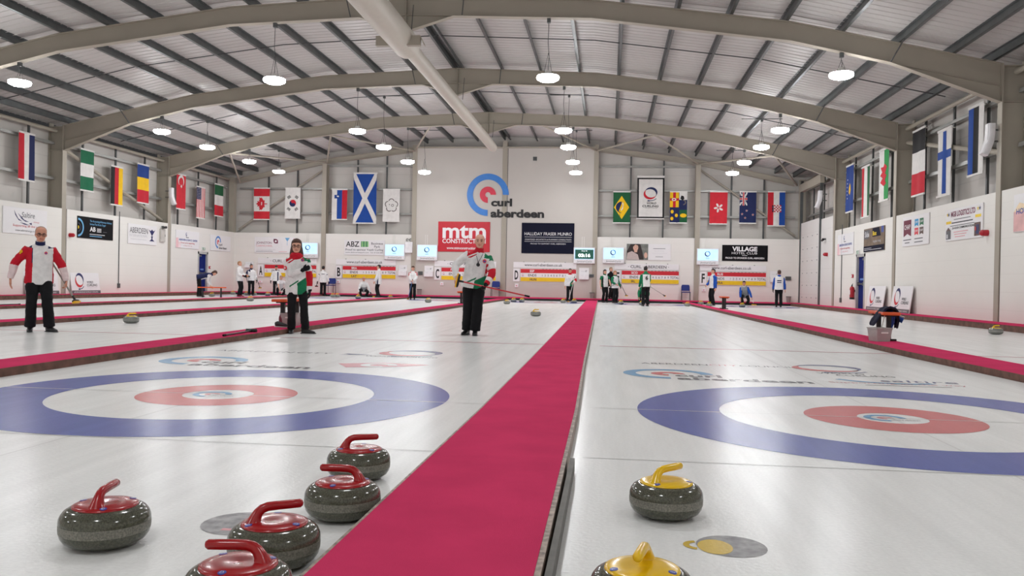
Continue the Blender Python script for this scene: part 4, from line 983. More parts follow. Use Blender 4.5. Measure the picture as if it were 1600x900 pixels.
# --- small fittings
def fitting(name, label, cat, side, px, parts, off=.0, group=None):
    loc, rz, W, H = spot(side, *px, off=off); root = thing(name, label, cat, loc, rz, group)
    for nm, fn, m in parts: b = MB(); fn(b, W, H); b.build(nm, m, root)
    return root
for px, lab in (((623.5, 414, 636, 431), 'right of the letter B board'), ((663.5, 415, 677, 432.5), 'left of letter C'), ((905, 418.5, 920, 437), 'right of the letter D board'), ((1203, 423.5, 1219, 441), 'right of the letter F board'), ((383.5, 409, 396, 418.5), 'left of letter A'), ((945.5, 419, 957, 432), 'left of letter E')):
    fitting('wall_box', 'white paper box on the wall ' + lab, 'wall box', 'B', px, (('case', lambda b, W, H: b.bevbox((0, -.16, 0), (W, 0, H * .45), .01), TVW), ('back_sheet', lambda b, W, H: b.box((.0, -.02, H * .45), (W, 0, H)), SIGNW), ('print', lambda b, W, H: (b.rect(W * .2, H * .68, W * .6, H * .72, INKL, .024), b.ring(W * .72, H * .72, W * .05, W * .09, 0, 300, INKG, .024, 14)), None)), off=.03, group='white paper boxes under the screens')
for px, lab in (((525.8, 437, 531.5, 442.5), 'B'), ((688, 440.5, 693, 446), 'C'), ((804.5, 443, 810, 449), 'D'), ((1096.5, 450, 1102.5, 455.5), 'F'), ((403.5, 437.5, 410, 442), 'A')):
    fitting('wall_socket', f'small white socket under the letter {lab} board', 'socket', 'B', px, (('plate', lambda b, W, H: b.bevbox((0, -.05, 0), (W, 0, H), .006), TVW), ('switch', lambda b, W, H: b.box((W * .35, -.06, H * .3), (W * .65, -.05, H * .6)), INKP)), off=.03, group='sockets under the scoreboards')
for px, lab in (((653.5, 424, 660.5, 430), 'left of letter C'), ((920.5, 428.5, 928, 433.5), 'beside the end of the central walkway'), ((1227, 432, 1236, 438), 'near the far right corner'), ((836 - 3, 245, 839, 251), 'high up right of the wall logo')):
    fitting('vent_box', 'small grey box on the far wall ' + lab, 'wall box', 'B', px, (('frame', lambda b, W, H: b.bevbox((0, -.04, 0), (W, 0, H), .008), GALV), ('grille', lambda b, W, H: b.box((W * .2, -.05, H * .25), (W * .8, -.04, H * .75)), GALVD)), off=.03)
EXITG = mat('exit_green', rgb(120, 160, 130), .4)
for side, px, lab in (('L', (314.5, 387, 321, 391.5), 'left'), ('R', (1340, 391.5, 1345.5, 397), 'right')):
    fitting('exit_sign', f'small green exit sign above the {lab} blue door', 'sign', side, px, (('case', lambda b, W, H: b.bevbox((0, -.05, 0), (.36, 0, .17), .01), SIGNW), ('pictogram', lambda b, W, H: (b.rect(.02, .02, .34, .15, EXITG, .052), b.poly([(.06, .08), (.1, .04), (.1, .12)], SIGNW, .054), b.rect(.2, .04, .28, .13, SIGNW, .054)), None)), group='exit signs')
ALR = mat('alarm_red', rgb(176, 24, 40), .35)
for side, px, lab in (('L', (106.5, 367.5, 111.5, 371.5), 'left wall beside the black sign'), ('R', (1541, 363.8, 1550, 369), 'right wall below the logistics sign'), ('R', (1292.5, 397.5, 1296.5, 400.5), 'right wall beside the white door panel')):
    fitting('alarm_sounder', 'round red alarm sounder on the ' + lab, 'alarm', side, px, (('base', lambda b, W, H: b.tube([(.1, -.0, .1), (.1, -.05, .1)], .085, 16), ALR), ('dome', lambda b, W, H: b.loft([(.1, -.05, .1), (.1, -.16, .1), (.1, -.2, .1)], [.085, .08, .05], n=16, round_cap=.5), ALR)), group='red alarm sounders')
for side, px, lab in (('L', (326, 415, 329, 420), 'left'), ('R', (1332.5, 428.5, 1335.5, 434), 'right')):
    fitting('call_point', f'red fire call point beside the {lab} blue door', 'call point', side, px, (('case', lambda b, W, H: b.bevbox((0, -.06, 0), (.14, 0, .14), .012), ALR), ('glass', lambda b, W, H: b.rect(.03, .04, .11, .1, SIGNW, .062), None)), group='fire call points')
loc = onx(1331, 467, XW_R - .12)
root = thing('fire_extinguisher', 'red fire extinguisher hanging beside the right blue door', 'fire extinguisher', (XW_R - .12, loc.y, loc.z - .02), R(-90))
b = MB(); b.lathe([(0, .0), (.085, 0), (.09, .02), (.09, .44), (.075, .50), (.035, .53), (0, .53)], n=20); b.build('cylinder', ALR, root, smooth=40)
b = MB(); b.lathe([(.092, .0), (.094, .08), (.088, .085)], n=20); b.build('foot_ring', BLACK, root, smooth=40)
b = MB(); b.tube([(0, 0, .52), (0, 0, .60)], .022, 10); b.bar((-.02, 0, .6), (.10, 0, .64), .02, .015); b.bar((-.02, 0, .57), (.09, 0, .58), .02, .012); b.build('valve', BLACK, root)
b = MB(); b.tube([(-.02, 0, .58), (-.10, 0, .55), (-.115, 0, .4), (-.11, -.01, .2)], .014, 8); b.build('hose', BLACK, root)
b = MB(); b.box((-.05, -.094, .2), (.05, -.085, .38)); b.build('label_plate', SIGNW, root)
b = MB(); b.box((-.04, .08, .3), (.04, .12, .4)); b.build('wall_bracket', GALV, root)
for (px, py, side), lab in (((1288.5, 310, 'R'), 'far end of the right wall'), ((261.5, 305, 'L'), 'left wall next to the red flag with the crescent'), ((1560, 215, 'R'), 'right wall beside the blue black and white flag')):
    p = onx(px, py, XW_R - .0 if side == 'R' else XW_L)
    root = thing('line_speaker', 'curved white column loudspeaker on the ' + lab, 'loudspeaker', p, R(-90 if side == 'R' else 90), 'curved white loudspeakers')
    b = MB(); b.loft([(0, -.36, -.45), (0, -.30, -.32), (0, -.22, -.10), (0, -.2, .1), (0, -.2, .36)], [(.12, .09)] * 5, n=16, power=6); b.build('cabinet', TVW, root, smooth=50)
    b = MB(); b.loft([(0, -.455, -.43), (0, -.395, -.31), (0, -.315, -.09), (0, -.295, .1), (0, -.295, .34)], [(.10, .008)] * 5, n=8, power=6); b.build('grille', SIGNW, root, smooth=50)
    b = MB(); b.bar((0, -.15, .2), (0, .1, .2), .05, .04); b.bar((0, -.15, -.1), (0, .1, -.1), .05, .04); b.build('wall_bracket', GALV, root)
for side, px, lab in (('R', (1290, 372, 1296, 378), 'right wall beside the white door panel'), ('L', (251.5, 355.5, 257.5, 360), 'left wall right of the thistle sign')):
    fitting('security_camera', 'small dark security camera on the ' + lab, 'camera', side, px, (('mount', lambda b, W, H: b.box((.05, -.1, .12), (.12, 0, .2)), GALV), ('body', lambda b, W, H: b.loft([(-.08, -.14, .1), (.2, -.16, .14)], [.05, .06], n=12), BLACK), ('lens', lambda b, W, H: b.loft([(-.11, -.138, .095), (-.08, -.14, .1)], [.04, .04], n=12), GALVD)), group='security cameras')
for side, px, lab in (('L', (186, 350, 188.5, 447), 'left wall between two signs'), ('R', (1316, 396, 1318.5, 470), 'right wall below the pink edged sign')):
    loc, rz, W, H = spot(side, *px, off=.0); root = thing('conduit', 'thin grey conduit running down the ' + lab, 'conduit', loc, rz, 'grey conduits')
    b = MB(); b.tube([(0, -.02, .1), (0, -.02, max(H, 3.3))], .018, 6); b.build('pipe', GALV, root)
    b = MB(); b.bevbox((-.07, -.07, -.08), (.07, 0, .12), .01); b.build('socket_box', GALV, root)
loc, rz, W, H = spot('L', 249, 359, 254, 378, off=.0); root = thing('control_panel', 'grey control panel on the left wall beside a column', 'control panel', loc, rz)
b = MB(); b.bevbox((0, -.09, 0), (.42, 0, .62), .015); b.build('case', mat('panel_grey', rgb(196, 192, 186), .5), root)
b = MB(); b.box((.36, -.1, .25), (.39, -.09, .36)); b.build('latch', GALVD, root)
loc = ony(633.5, 391, Y_B - .03); root = thing('control_panel', 'cream switch cabinet on the far wall right of the letter B screen', 'control panel', (loc.x, Y_B - .03, loc.z - .15))
b = MB(); b.bevbox((0, -.15, 0), (.42, 0, .62), .015); b.build('case', TVW, root)
b = MB(); b.ring(.1, .74, .05, .075, 0, 300, INK, .02, 16); b.ring(.28, .74, .05, .075, 0, 300, INK, .02, 16); raise_(b, .02).build('cable_coil', None, root)
# ================================================================ FLAGS
def fc(n, r, g, b): return mat('flag_' + n, rgb(r, g, b), .85, noise=.06, scale=5, sheen=.05)
F_R = fc('red', 196, 30, 48); F_W = fc('white', 226, 224, 220); F_N = fc('navy', 24, 36, 84); F_G = fc('green', 16, 104, 70); F_K = fc('black', 24, 24, 26)
F_Y = fc('gold', 244, 196, 24); F_B = fc('blue', 22, 72, 156); F_BR = fc('royal', 24, 62, 138); F_DG = fc('deep_green', 24, 92, 54); F_MR = fc('mid_red', 206, 40, 54); F_GR = fc('grey', 110, 104, 100)
FLAGS = 'national flags hanging on the upper walls'
def flag(label, side, px, paint, off, border=.03):
    loc, rz, W, H = spot(side, *px, off=off)
    if W > 1.1 and side == 'R': W = 1.12 if W > 1.25 else 1.08
    root = thing('flag', label, 'flag', loc, rz, FLAGS)
    b = MB(); b.rect(0, 0, W, H, F_W, 0, 18)
    paint(b, W, H)
    ph = random.random() * 6
    amp = .012 + .008 * random.random()
    def wave(v):
        t = 1 - v.z / H
        return Vector((v.x + .015 * W * math.sin(3 * v.z + ph) * t, v.y + amp * (0.3 + t) * math.sin(v.x / W * 9 + ph), v.z))
    # cloth with a back and hems
    n = len(b.v); b2 = MB(); b2.rect(0, 0, W, H, F_W, -.006, 18)
    b.v += b2.v; b.f += [[i + n for i in reversed(f)] for f in b2.f]; b.m += [b.mi(F_W)] * len(b2.f)
    b.build('cloth', None, root, deform=wave)
    for z, nm in ((H, 'top_bar'), (0, 'bottom_bar')):
        q = MB(); q.box((-.01, -.022, z - .035 if z else -.03), (W + .01, .022, z + .035 if z else .03)); q.build(nm, F_W, root)
    for x in (W * .2, W * .8):
        q = MB(); q.box((x - .012, -.004, H - .02), (x + .012, .42 + off, H + .012)); q.build('hook', F_W, root)
    return root
def vbands(cols):
    return lambda b, W, H: [b.rect(W * i / len(cols), .03, W * (i + 1) / len(cols), H - .03, c, .004, 6) for i, c in enumerate(cols)]
def hbands(cols):
    n = len(cols); return lambda b, W, H: [b.rect(0, .03 + (H - .06) * (n - 1 - i) / n, W, .03 + (H - .06) * (n - i) / n, c, .004, 18) for i, c in enumerate(cols)]
def f_tr(b, W, H):
    b.rect(0, .02, W, H - .03, F_MR, .004, 18); b.ring(W / 2, H * .80, W * .22, W * .34, -45, 225, F_W, .009, 30, 1.0, lambda t: .15 + math.sin(math.pi * t)); b.star(W / 2, H * .66, W * .12, F_W, .009, rot=-90)
def f_us(b, W, H):
    for k in range(13): b.rect(W * k / 13, .03, W * (k + 1) / 13, H - .03, F_MR if k % 2 == 0 else F_W, .004, 2)
    b.rect(0, H * .6, W * 7 / 13, H - .03, F_N, .009, 10)
    for i in range(5):
        for j in range(7): b.star(W * (.06 + .105 * i), H * (.64 + .05 * j), .028, F_W, .014)
LEAF = [(0, 1), (.18, .68), (.42, .80), (.34, .36), (.52, .5), (.62, .36), (.98, .42), (.86, .12), (.98, .02), (.5, -.34), (.56, -.54), (.07, -.46), (.06, -.95)]
def f_ca(b, W, H):
    hbands([F_MR, F_W, F_W, F_MR])(b, W, H)
    pts = LEAF + [(-x, z) for x, z in reversed(LEAF[1:])]
    b.poly([(W * .5 - z * W * .36, H / 2 + x * W * .40) for x, z in pts], F_MR, .010)
def f_kr(b, W, H):
    cx, cz, r = W / 2, H / 2, W * .22
    b.rect(0, .02, W, H - .02, F_W, .004, 18); b.ring(cx, cz, .0005, r, -60, 120, F_R, .009, 24); b.ring(cx, cz, .0005, r, 120, 300, F_N, .009, 24)
    b.disc(cx + r * .5 * math.cos(R(120)), cz + r * .5 * math.sin(R(120)), r / 2, F_R, .011); b.disc(cx + r * .5 * math.cos(R(-60)), cz + r * .5 * math.sin(R(-60)), r / 2, F_N, .011)
    for sx in (-1, 1):
        for sz in (-1, 1):
            for k in range(3):
                ox, oz = cx + sx * W * .25, cz + sz * H * .2; a = sx * sz * R(-35); t = (k - 1) * .055
                p = lambda u, v: (ox + u * math.cos(a) - v * math.sin(a), oz + u * math.sin(a) + v * math.cos(a))
                b.poly([p(-.1, t - .018), p(.1, t - .018), p(.1, t + .018), p(-.1, t + .018)], F_K, .009)
def f_si(b, W, H):
    vbands([F_W, F_B, F_R])(b, W, H); b.poly([(W * .16, H * .82), (W * .16, H * .70), (W * .46, H * .70), (W * .52, H * .76), (W * .46, H * .82)], F_BR, .010); b.poly([(W * .28, H * .78), (W * .4, H * .74), (W * .46, H * .77), (W * .4, H * .8)], F_W, .014)
def f_sco(b, W, H):
    b.rect(0, .04, W, H - .05, F_B, .004, 18); t = W * .1
    for sg in (0, 1):
        n = 16; vs = []; hw = W * .105
        for i in range(n + 1):
            u = i / n; x0 = (u if sg == 0 else 1 - u) * W; z = .04 + (H - .09) * u
            vs += [(max(0, x0 - hw), -.010, z), (min(W, x0 + hw), -.010, z)]
        b.add(vs, [(2 * i, 2 * i + 1, 2 * i + 3, 2 * i + 2) for i in range(n)], F_W)
def f_plum(b, W, H):
    b.rect(0, .02, W, H - .02, F_W, .004, 18); cx, cz = W * .5, H * .5
    for k in range(5):
        a = R(90 + 72 * k); b.ring(cx + W * .22 * math.cos(a), cz + W * .22 * math.sin(a), W * .14, W * .19, -75 + math.degrees(a), 75 + math.degrees(a), F_GR, .010, 14)
    b.ring(cx + .06, cz, .05, .08, 0, 360, F_GR, .010, 16); b.disc(cx - .12, cz + .05, .03, F_GR, .010)
def f_br(b, W, H):
    b.rect(0, .02, W, H - .03, F_DG, .004, 18); b.poly([(W / 2, H * .12), (W * .95, H / 2), (W / 2, H * .87), (W * .05, H / 2)], F_Y, .010); b.disc(W / 2, H / 2, W * .34, F_N, .013); b.ring(W * .2, H * .56, W * .36, W * .42, -48, 24, F_W, .016, 12)
def f_wcf(b, W, H):
    b.rect(0, .03, W, H - .08, F_K, .004, 18); b.rect(.09, .11, W - .09, H - .16, F_W, .010, 18)
    swirl(b, W * .5, H * .60, W * .27, F_N, F_R, .016, .85); b.text('WORLD', W * .36, H * .345, F_K, w=W * .36, h=.1, d=.016, bold=.03, shear=.2); b.text('CURLING', W * .2, H * .275, F_K, w=W * .6, h=.11, d=.016, bold=.03, shear=.2); b.text('FEDERATION', W * .3, H * .245, F_K, w=W * .46, h=.04, d=.016)
def f_q(b, W, H):
    b.rect(0, .02, W, H - .03, F_N, .004, 18); b.rect(0, H * .5, W * .52, H - .03, F_Y, .008, 8); b.rect(W * .18, H * .5, W * .34, H - .03, F_R, .012, 3); b.rect(0, H * .71, W * .52, H * .79, F_R, .012, 8); b.disc(W * .24, H * .75, W * .13, F_W, .015, W * .09); b.disc(W * .24, H * .75, W * .07, F_MR, .018, W * .04)
    b.rect(W * .54, H * .74, W, H - .03, F_W, .009, 8); b.poly([(W * .6, H * .78), (W * .66, H * .88), (W * .8, H * .86), (W * .84, H * .78), (W * .74, H * .72)], F_K, .013); b.ring(W * .78, H * .66, W * .10, W * .16, -90, 100, F_GR, .013, 14)
    for cx, cz in ((.14, .36), (.38, .24), (.12, .14)): b.disc(W * cx, H * cz, W * .09, F_Y, .012, W * .11, 10)
    b.rect(W * .56, .02, W, H * .42, F_DG, .008, 8); b.disc(W * .78, H * .24, W * .19, F_Y, .013, W * .12); b.poly([(W * .7, H * .24), (W * .8, H * .28), (W * .86, H * .22)], F_K, .017)
def f_hk(b, W, H):
    b.rect(0, .02, W, H - .03, F_MR, .004, 18)
    for k in range(5):
        a = R(90 + 72 * k + 20); c, s_ = math.cos(a), math.sin(a); p = lambda u, v: (W / 2 + u * c - v * s_, H * .5 + u * s_ + v * c)
        b.poly([p(.03, 0), p(.10, .055), (p(.2, .07)), p(.26, .03), p(.24, -.02), p(.14, -.05), p(.08, -.035)], F_W, .010)
def f_nz(b, W, H):
    b.rect(0, .02, W, H - .03, F_N, .004, 18); w2, z0, z1 = W * .46, H * .56, H - .03
    b.poly([(0, z0), (w2 * .12, z0), (w2, z1 - .08), (w2, z1), (w2 * .88, z1), (0, z0 + .08)], F_W, .009); b.poly([(w2 * .88, z0), (w2, z0), (w2, z0 + .08), (w2 * .12, z1), (0, z1), (0, z1 - .08)], F_W, .0095)
    zm = (z0 + z1) / 2; b.rect(w2 * .36, z0, w2 * .64, z1, F_W, .012); b.rect(0, zm - .07, w2, zm + .07, F_W, .012); b.rect(w2 * .42, z0, w2 * .58, z1, F_R, .015); b.rect(0, zm - .04, w2, zm + .04, F_R, .015)
    for cx, cz in ((.44, .40), (.17, .29), (.82, .27), (.36, .17)): b.star(W * cx, H * cz, .075, F_W, .010); b.star(W * cx, H * cz, .05, F_MR, .013)
def f_hr(b, W, H):
    vbands([F_R, F_W, F_B])(b, W, H); x0, z0, q = W * .36, H * .40, W * .085
    for i in range(5):
        for j in range(5): b.rect(x0 + i * q, z0 + j * q, x0 + (i + 1) * q, z0 + (j + 1) * q, F_R if (i + j) % 2 == 0 else F_W, .010)
    for j in range(5): b.rect(x0 - .1, z0 + j * q, x0 - .01, z0 + (j + .8) * q, F_N if j % 2 else F_K, .010)
def f_ko(b, W, H):
    b.rect(0, .03, W, H - .03, F_BR, .004, 18); b.poly([(W * .35, H * .42), (W * .5, H * .36), (W * .68, H * .46), (W * .62, H * .56), (W * .5, H * .62), (W * .38, H * .52)], F_Y, .010)
    for k in range(6): b.star(W * .18 + .02 * abs(k - 2.5), H * (.30 + .08 * k), .05, F_W, .010)
def f_wa(b, W, H):
    b.rect(0, .03, W * .5, H - .03, F_W, .004, 8); b.rect(W * .5, .03, W, H - .03, fc('leaf_green', 40, 150, 76), .004, 8)
    b.poly([(W * .5, H * .28), (W * .75, H * .32), (W * .6, H * .4), (W * .82, H * .48), (W * .6, H * .52), (W * .85, H * .64), (W * .55, H * .72), (W * .45, H * .66), (W * .2, H * .66), (W * .36, H * .56), (W * .16, H * .5), (W * .4, H * .44), (W * .2, H * .36)], F_MR, .010)
def f_fi(b, W, H):
    b.rect(0, .03, W, H - .03, F_W, .004, 18); b.rect(W * .40, .06, W * .62, H - .06, F_B, .008, 4); b.rect(0, H * .56, W, H * .68, F_B, .010, 18)
BK = -.22
flag('red white and navy upright striped flag farthest left', 'L', (29.5, 205, 53, 284), vbands([F_R, F_W, F_N]), -.24)
flag('green white green flag beside the left column', 'L', (126, 232, 146, 300), hbands([F_G, F_W, F_G]), -.24)
flag('black red and gold upright striped flag on the left wall', 'L', (173.5, 258.5, 191, 322), vbands([F_K, F_R, F_Y]), -.24)
flag('blue yellow and red flag on the left wall', 'L', (215, 255, 232, 319), hbands([F_BR, F_Y, F_R]), -.24)
flag('red flag with a white crescent and star', 'L', (276, 271, 289.5, 328), f_tr, -.24)
flag('red and white striped flag with a blue starred corner', 'L', (307.5, 291, 319.5, 342), f_us, -.24)
flag('green white and red flag nearest the far left corner', 'L', (336, 287, 348, 339), hbands([F_DG, F_W, F_R]), -.24)
flag('red and white flag with a red maple leaf', 'B', (397, 294, 421, 343), f_ca, BK)
flag('white flag with a red and blue disc and black bars', 'B', (446, 294, 469, 341), f_kr, BK)
flag('white blue and red upright striped flag with a small shield', 'B', (519, 296, 542, 343), f_si, BK)
flag('large blue flag with a white diagonal cross', 'B', (553, 270.5, 587.5, 349), f_sco, BK)
flag('white flag with a grey blossom outline', 'B', (599, 296, 624, 346), f_plum, BK)
flag('green flag with a yellow diamond and blue disc', 'B', (958.5, 299.5, 984, 348.5), f_br, BK)
flag('large white federation flag with a black border', 'B', (996, 275.5, 1037, 342), f_wcf, BK)
flag('quartered flag with a red cross on yellow and navy fields', 'B', (1047, 299.5, 1073, 348.5), f_q, BK)
flag('red flag with a white five petal flower', 'B', (1109.5, 299.5, 1136, 350), f_hk, BK)
flag('navy flag with four stars and a crossed corner', 'B', (1156, 299.5, 1181, 349), f_nz, BK)
flag('red white and blue upright striped flag with a chequered shield', 'B', (1200, 299.5, 1226, 353), f_hr, BK)
flag('blue flag with a yellow map shape on the right wall', 'R', (1323, 261, 1334, 329), f_ko, -.24)
flag('red white and green upright striped flag on the right wall', 'R', (1347, 263, 1360, 337), vbands([F_R, F_W, F_DG]), -.24)
flag('white and green flag with a red creature shape', 'R', (1374.5, 237, 1391, 310), f_wa, -.24)
flag('nearly black, white and red flag on the right wall', 'R', (1427, 207, 1447, 301), hbands([F_K, F_W, F_R]), -.24)
flag('white flag with a blue cross on the right wall', 'R', (1466, 207, 1488, 302), f_fi, -.24)
flag('blue black and white upright striped flag nearest on the right wall', 'R', (1514, 171, 1536, 269), vbands([F_B, F_K, F_W]), -.24)
# ================================================================ PEOPLE
from mathutils import noise
def M_(n, c, **k): return mat('cloth_' + n, rgb(*c), k.get('rough', .8), noise=k.get('noise', .07), scale=k.get('scale', 14), bump=k.get('bump', .25), bscale=26, sheen=.05, spec=.2)
C_W = M_('white', (228, 227, 226)); C_R = M_('red', (192, 28, 46)); C_G = M_('green', (26, 116, 78)); C_K = M_('black', (20, 20, 23)); C_N = M_('navy', (34, 40, 78)); C_B = M_('blue', (34, 82, 170)); C_P = M_('pinkish', (226, 206, 206)); C_GR = M_('grey', (150, 152, 156)); C_RD = M_('dark_red', (122, 24, 36)); C_Y = M_('yellow', (236, 190, 40))
SHOE = mat('shoe_black', rgb(24, 24, 26), .4, noise=.1); SHOER = mat('shoe_red', rgb(140, 26, 40), .5); SOLE = mat('shoe_sole', rgb(60, 60, 62), .6)
SK1 = mat('skin_fair', rgb(218, 164, 140), .5, noise=.05, scale=22); SK2 = mat('skin_warm', rgb(206, 146, 120), .5, noise=.05, scale=22)
H_BR = mat('hair_brown', rgb(74, 48, 38), .6, noise=.25, scale=40, bump=.4); H_DK = mat('hair_dark', rgb(32, 26, 26), .6, noise=.25, scale=40, bump=.4); H_GY = mat('hair_greying', rgb(150, 126, 104), .6, noise=.2, scale=40, bump=.3); H_BL = mat('hair_fair', rgb(164, 122, 84), .6, noise=.2, scale=40, bump=.3); H_SH = mat('hair_shaved', rgb(120, 98, 84), .7, noise=.2, scale=60)
EYEW = mat('eye_dark', rgb(40, 30, 28), .2); LIP = mat('lip', rgb(176, 96, 90), .5); BROW = mat('brow', rgb(70, 50, 42), .8)
GLASS = mat('spectacle_frame', rgb(36, 30, 32), .3)

def remesh(b, vox, smooth=3):
    """turn overlapping lofts into one continuous surface (data only)"""
    me = bpy.data.meshes.new('tmp'); me.from_pydata([tuple(v) for v in b.v], [], b.f); me.update()
    o = bpy.data.objects.new('tmp', me); COL.objects.link(o)
    m = o.modifiers.new('r', 'REMESH'); m.mode = 'VOXEL'; m.voxel_size = vox
    if smooth: s_ = o.modifiers.new('s', 'SMOOTH'); s_.iterations = smooth; s_.factor = .5
    dg = bpy.context.evaluated_depsgraph_get()
    out = bpy.data.meshes.new_from_object(o.evaluated_get(dg), depsgraph=dg)
    bpy.data.objects.remove(o); bpy.data.meshes.remove(me)
    out.polygons.foreach_set('use_smooth', [True] * len(out.polygons))
    return out
def link_mesh(me, name, mats, parent, colfn=None):
    me.name = name; me.materials.clear()
    for m in mats: me.materials.append(m)
    if colfn:
        me.polygons.foreach_set('material_index', [colfn(p.center, p.normal) for p in me.polygons])
    o = bpy.data.objects.new(name, me); COL.objects.link(o); o.parent = parent
    return o
def wrinkle(me, amp, sd):
    """soft folds in cloth"""
    ns = [v.normal.copy() for v in me.vertices]
    for v, n in zip(me.vertices, ns):
        p = v.co; a = noise.noise(Vector((p.x * 7 + sd, p.y * 7, p.z * 13))); c = noise.noise(Vector((p.x * 16 + p.z * 9, p.y * 16 + sd, p.z * 20 - p.x * 12)))
        v.co = p + n * amp * (a * 1.1 + (abs(c) - .25) * .9)
    me.update(); return me
def ik(a, c, l1, l2, pole):
    a, c, pole = Vector(a), Vector(c), Vector(pole); d = c - a; L = min(d.length, (l1 + l2) * .999); d.normalize()
    x = (l1 * l1 - l2 * l2 + L * L) / (2 * L); h_ = math.sqrt(max(0, l1 * l1 - x * x))
    p = pole - d * pole.dot(d)
    if p.length < 1e-4: p = Vector((0, -1, 0))
    p.normalize(); return a + d * x + p * h_, a + d * L
def seg_d(p, a, c):
    d = c - a; t = max(0, min(1, (p - a).dot(d) / d.length_squared)); return (p - a - d * t).length, t

def limb_pts(a, m, c, k=5):
    pts = [a.lerp(m, i / k) for i in range(k)]; pts += [m] + [m.lerp(c, i / k) for i in range(1, k + 1)]
    # soften the joint
    j = k; pts[j] = pts[j] * .5 + (pts[j - 1] + pts[j + 1]) * .25
    return pts
def interp(vals, t):
    x = t * (len(vals) - 1); i = min(int(x), len(vals) - 2); return vals[i] + (vals[i + 1] - vals[i]) * (x - i)

HEADS = [(.000, .018, -.082, -.045), (.010, .036, -.092, -.02), (.032, .053, -.094, .025), (.058, .062, -.091, .062), (.085, .067, -.089, .082), (.108, .0705, -.085, .092), (.124, .073, -.088, .097), (.150, .0755, -.088, .100), (.178, .072, -.076, .096), (.200, .060, -.056, .082), (.215, .043, -.034, .058), (.224, .022, -.008, .032)]
HAIR = {
 'short': [(.052, .058, .035, .085), (.085, .0715, .018, .096), (.115, .0775, -.004, .103), (.142, .0805, -.022, .108), (.160, .081, -.070, .109), (.176, .080, -.088, .107), (.198, .070, -.078, .096), (.218, .052, -.052, .072), (.234, .026, -.018, .038)],
 'bob':   [(-.01, .062, .02, .085), (.03, .075, .0, .098), (.08, .083, -.022, .106), (.125, .086, -.036, .110), (.155, .085, -.066, .111), (.176, .082, -.090, .108), (.200, .072, -.080, .098), (.222, .052, -.052, .074), (.238, .024, -.016, .038)],
 'long':  [(-.16, .066, -.005, .085), (-.13, .098, -.032, .105), (-.07, .112, -.046, .112), (.0, .110, -.048, .114), (.05, .102, -.046, .114), (.10, .091, -.046, .114), (.14, .088, -.056, .114), (.168, .085, -.084, .112), (.19, .078, -.088, .106), (.212, .062, -.066, .086), (.23, .036, -.032, .054), (.238, .014, -.006, .024)],
 'bald':  [(.045, .056, .045, .084), (.07, .0695, .03, .094), (.10, .0755, .012, .100), (.13, .0775, .012, .1035), (.152, .077, .035, .103), (.168, .070, .060, .098)],
 'receding': [(.045, .060, .030, .086), (.08, .0725, -.002, .096), (.11, .0785, -.042, .103), (.14, .0805, -.052, .107), (.165, .080, -.040, .107), (.186, .0745, -.044, .102), (.206, .060, -.034, .088), (.222, .042, -.018, .062), (.231, .018, .006, .036)],
}
def head_loft(b, secs, F, n=20):
    pts = []; 
    vs = []; 
    for z, hw, yf, yb in secs:
        cy = (yf + yb) / 2; hy = (yb - yf) / 2
        for k in range(n):
            a = 2 * math.pi * k / n; c, s_ = math.cos(a), math.sin(a)
            c = math.copysign(abs(c) ** .92, c); s_ = math.copysign(abs(s_) ** .92, s_)
            vs.append(F(Vector((hw * c, cy + hy * s_, z))))
    fs = [(i * n + k, i * n + (k + 1) % n, (i + 1) * n + (k + 1) % n, (i + 1) * n + k) for i in range(len(secs) - 1) for k in range(n)]
    lo, hi = secs[0], secs[-1]
    vs.append(F(Vector((0, (lo[2] + lo[3]) / 2, lo[0] - .003)))); vs.append(F(Vector((0, (hi[2] + hi[3]) / 2, hi[0] + .002)))); a, c = len(vs) - 2, len(vs) - 1; L = (len(secs) - 1) * n
    for k in range(n): fs.append(((k + 1) % n, k, a)); fs.append((L + k, L + (k + 1) % n, c))
    b.add(vs, fs)

def hand(b, w, d, nrm, s_, curl=.5, side=1, grow=0.0):
    """palm, four unequal bent fingers and a thumb leaving the side of the palm; d points to the fingers, nrm out of the palm"""
    d = Vector(d).normalized(); nrm = Vector(nrm); nrm = (nrm - d * nrm.dot(d)).normalized(); sd = d.cross(nrm) * side
    b.loft([w - d * .02 * s_, w + d * .015 * s_, w + d * .05 * s_, w + d * .085 * s_, w + d * .098 * s_], [(.024 * s_ + grow, .018 * s_ + grow), (.031 * s_ + grow, .017 * s_ + grow), (.040 * s_ + grow, .016 * s_ + grow), (.042 * s_ + grow, .014 * s_ + grow), (.034 * s_, .010 * s_)], lat=sd, n=14, round_cap=.3)
    for k, (o, L) in enumerate(((-.032, .060), (-.0115, .075), (.010, .080), (.0315, .071))):
        p = w + d * (.088 - .006 * abs(k - 1.6)) * s_ + sd * o * s_; dr = (d + sd * o * 2.2).normalized(); pts = [p - dr * .015 * s_]; cum = 0
        for q, fr in enumerate((.45, .31, .24)):
            cum += curl * (.75, .9, .7)[q]; v = dr * math.cos(cum) + nrm * math.sin(cum)
            if q == 0: pts.append(p)
            p = p + v * L * fr * s_; pts.append(p)
        r = (.0092 if k else .0078) * s_ + grow
        b.loft(pts, [r * 1.05, r * 1.08, r, r * .93, r * .75], lat=sd, n=8, round_cap=.8)
    p = w + d * .022 * s_ + sd * .026 * s_; t1 = (d * .62 + sd * .72 + nrm * .28).normalized(); t2 = (d * .85 + sd * .25 + nrm * (.3 + .35 * curl)).normalized()
    b.loft([p - t1 * .015, p, p + t1 * .036 * s_, p + t1 * .040 * s_ + t2 * .02 * s_, p + t1 * .04 * s_ + t2 * .046 * s_], [.013 * s_ + grow, .0135 * s_ + grow, .0112 * s_ + grow, .0105 * s_ + grow, .008 * s_ + grow], lat=nrm, n=8, round_cap=.8)

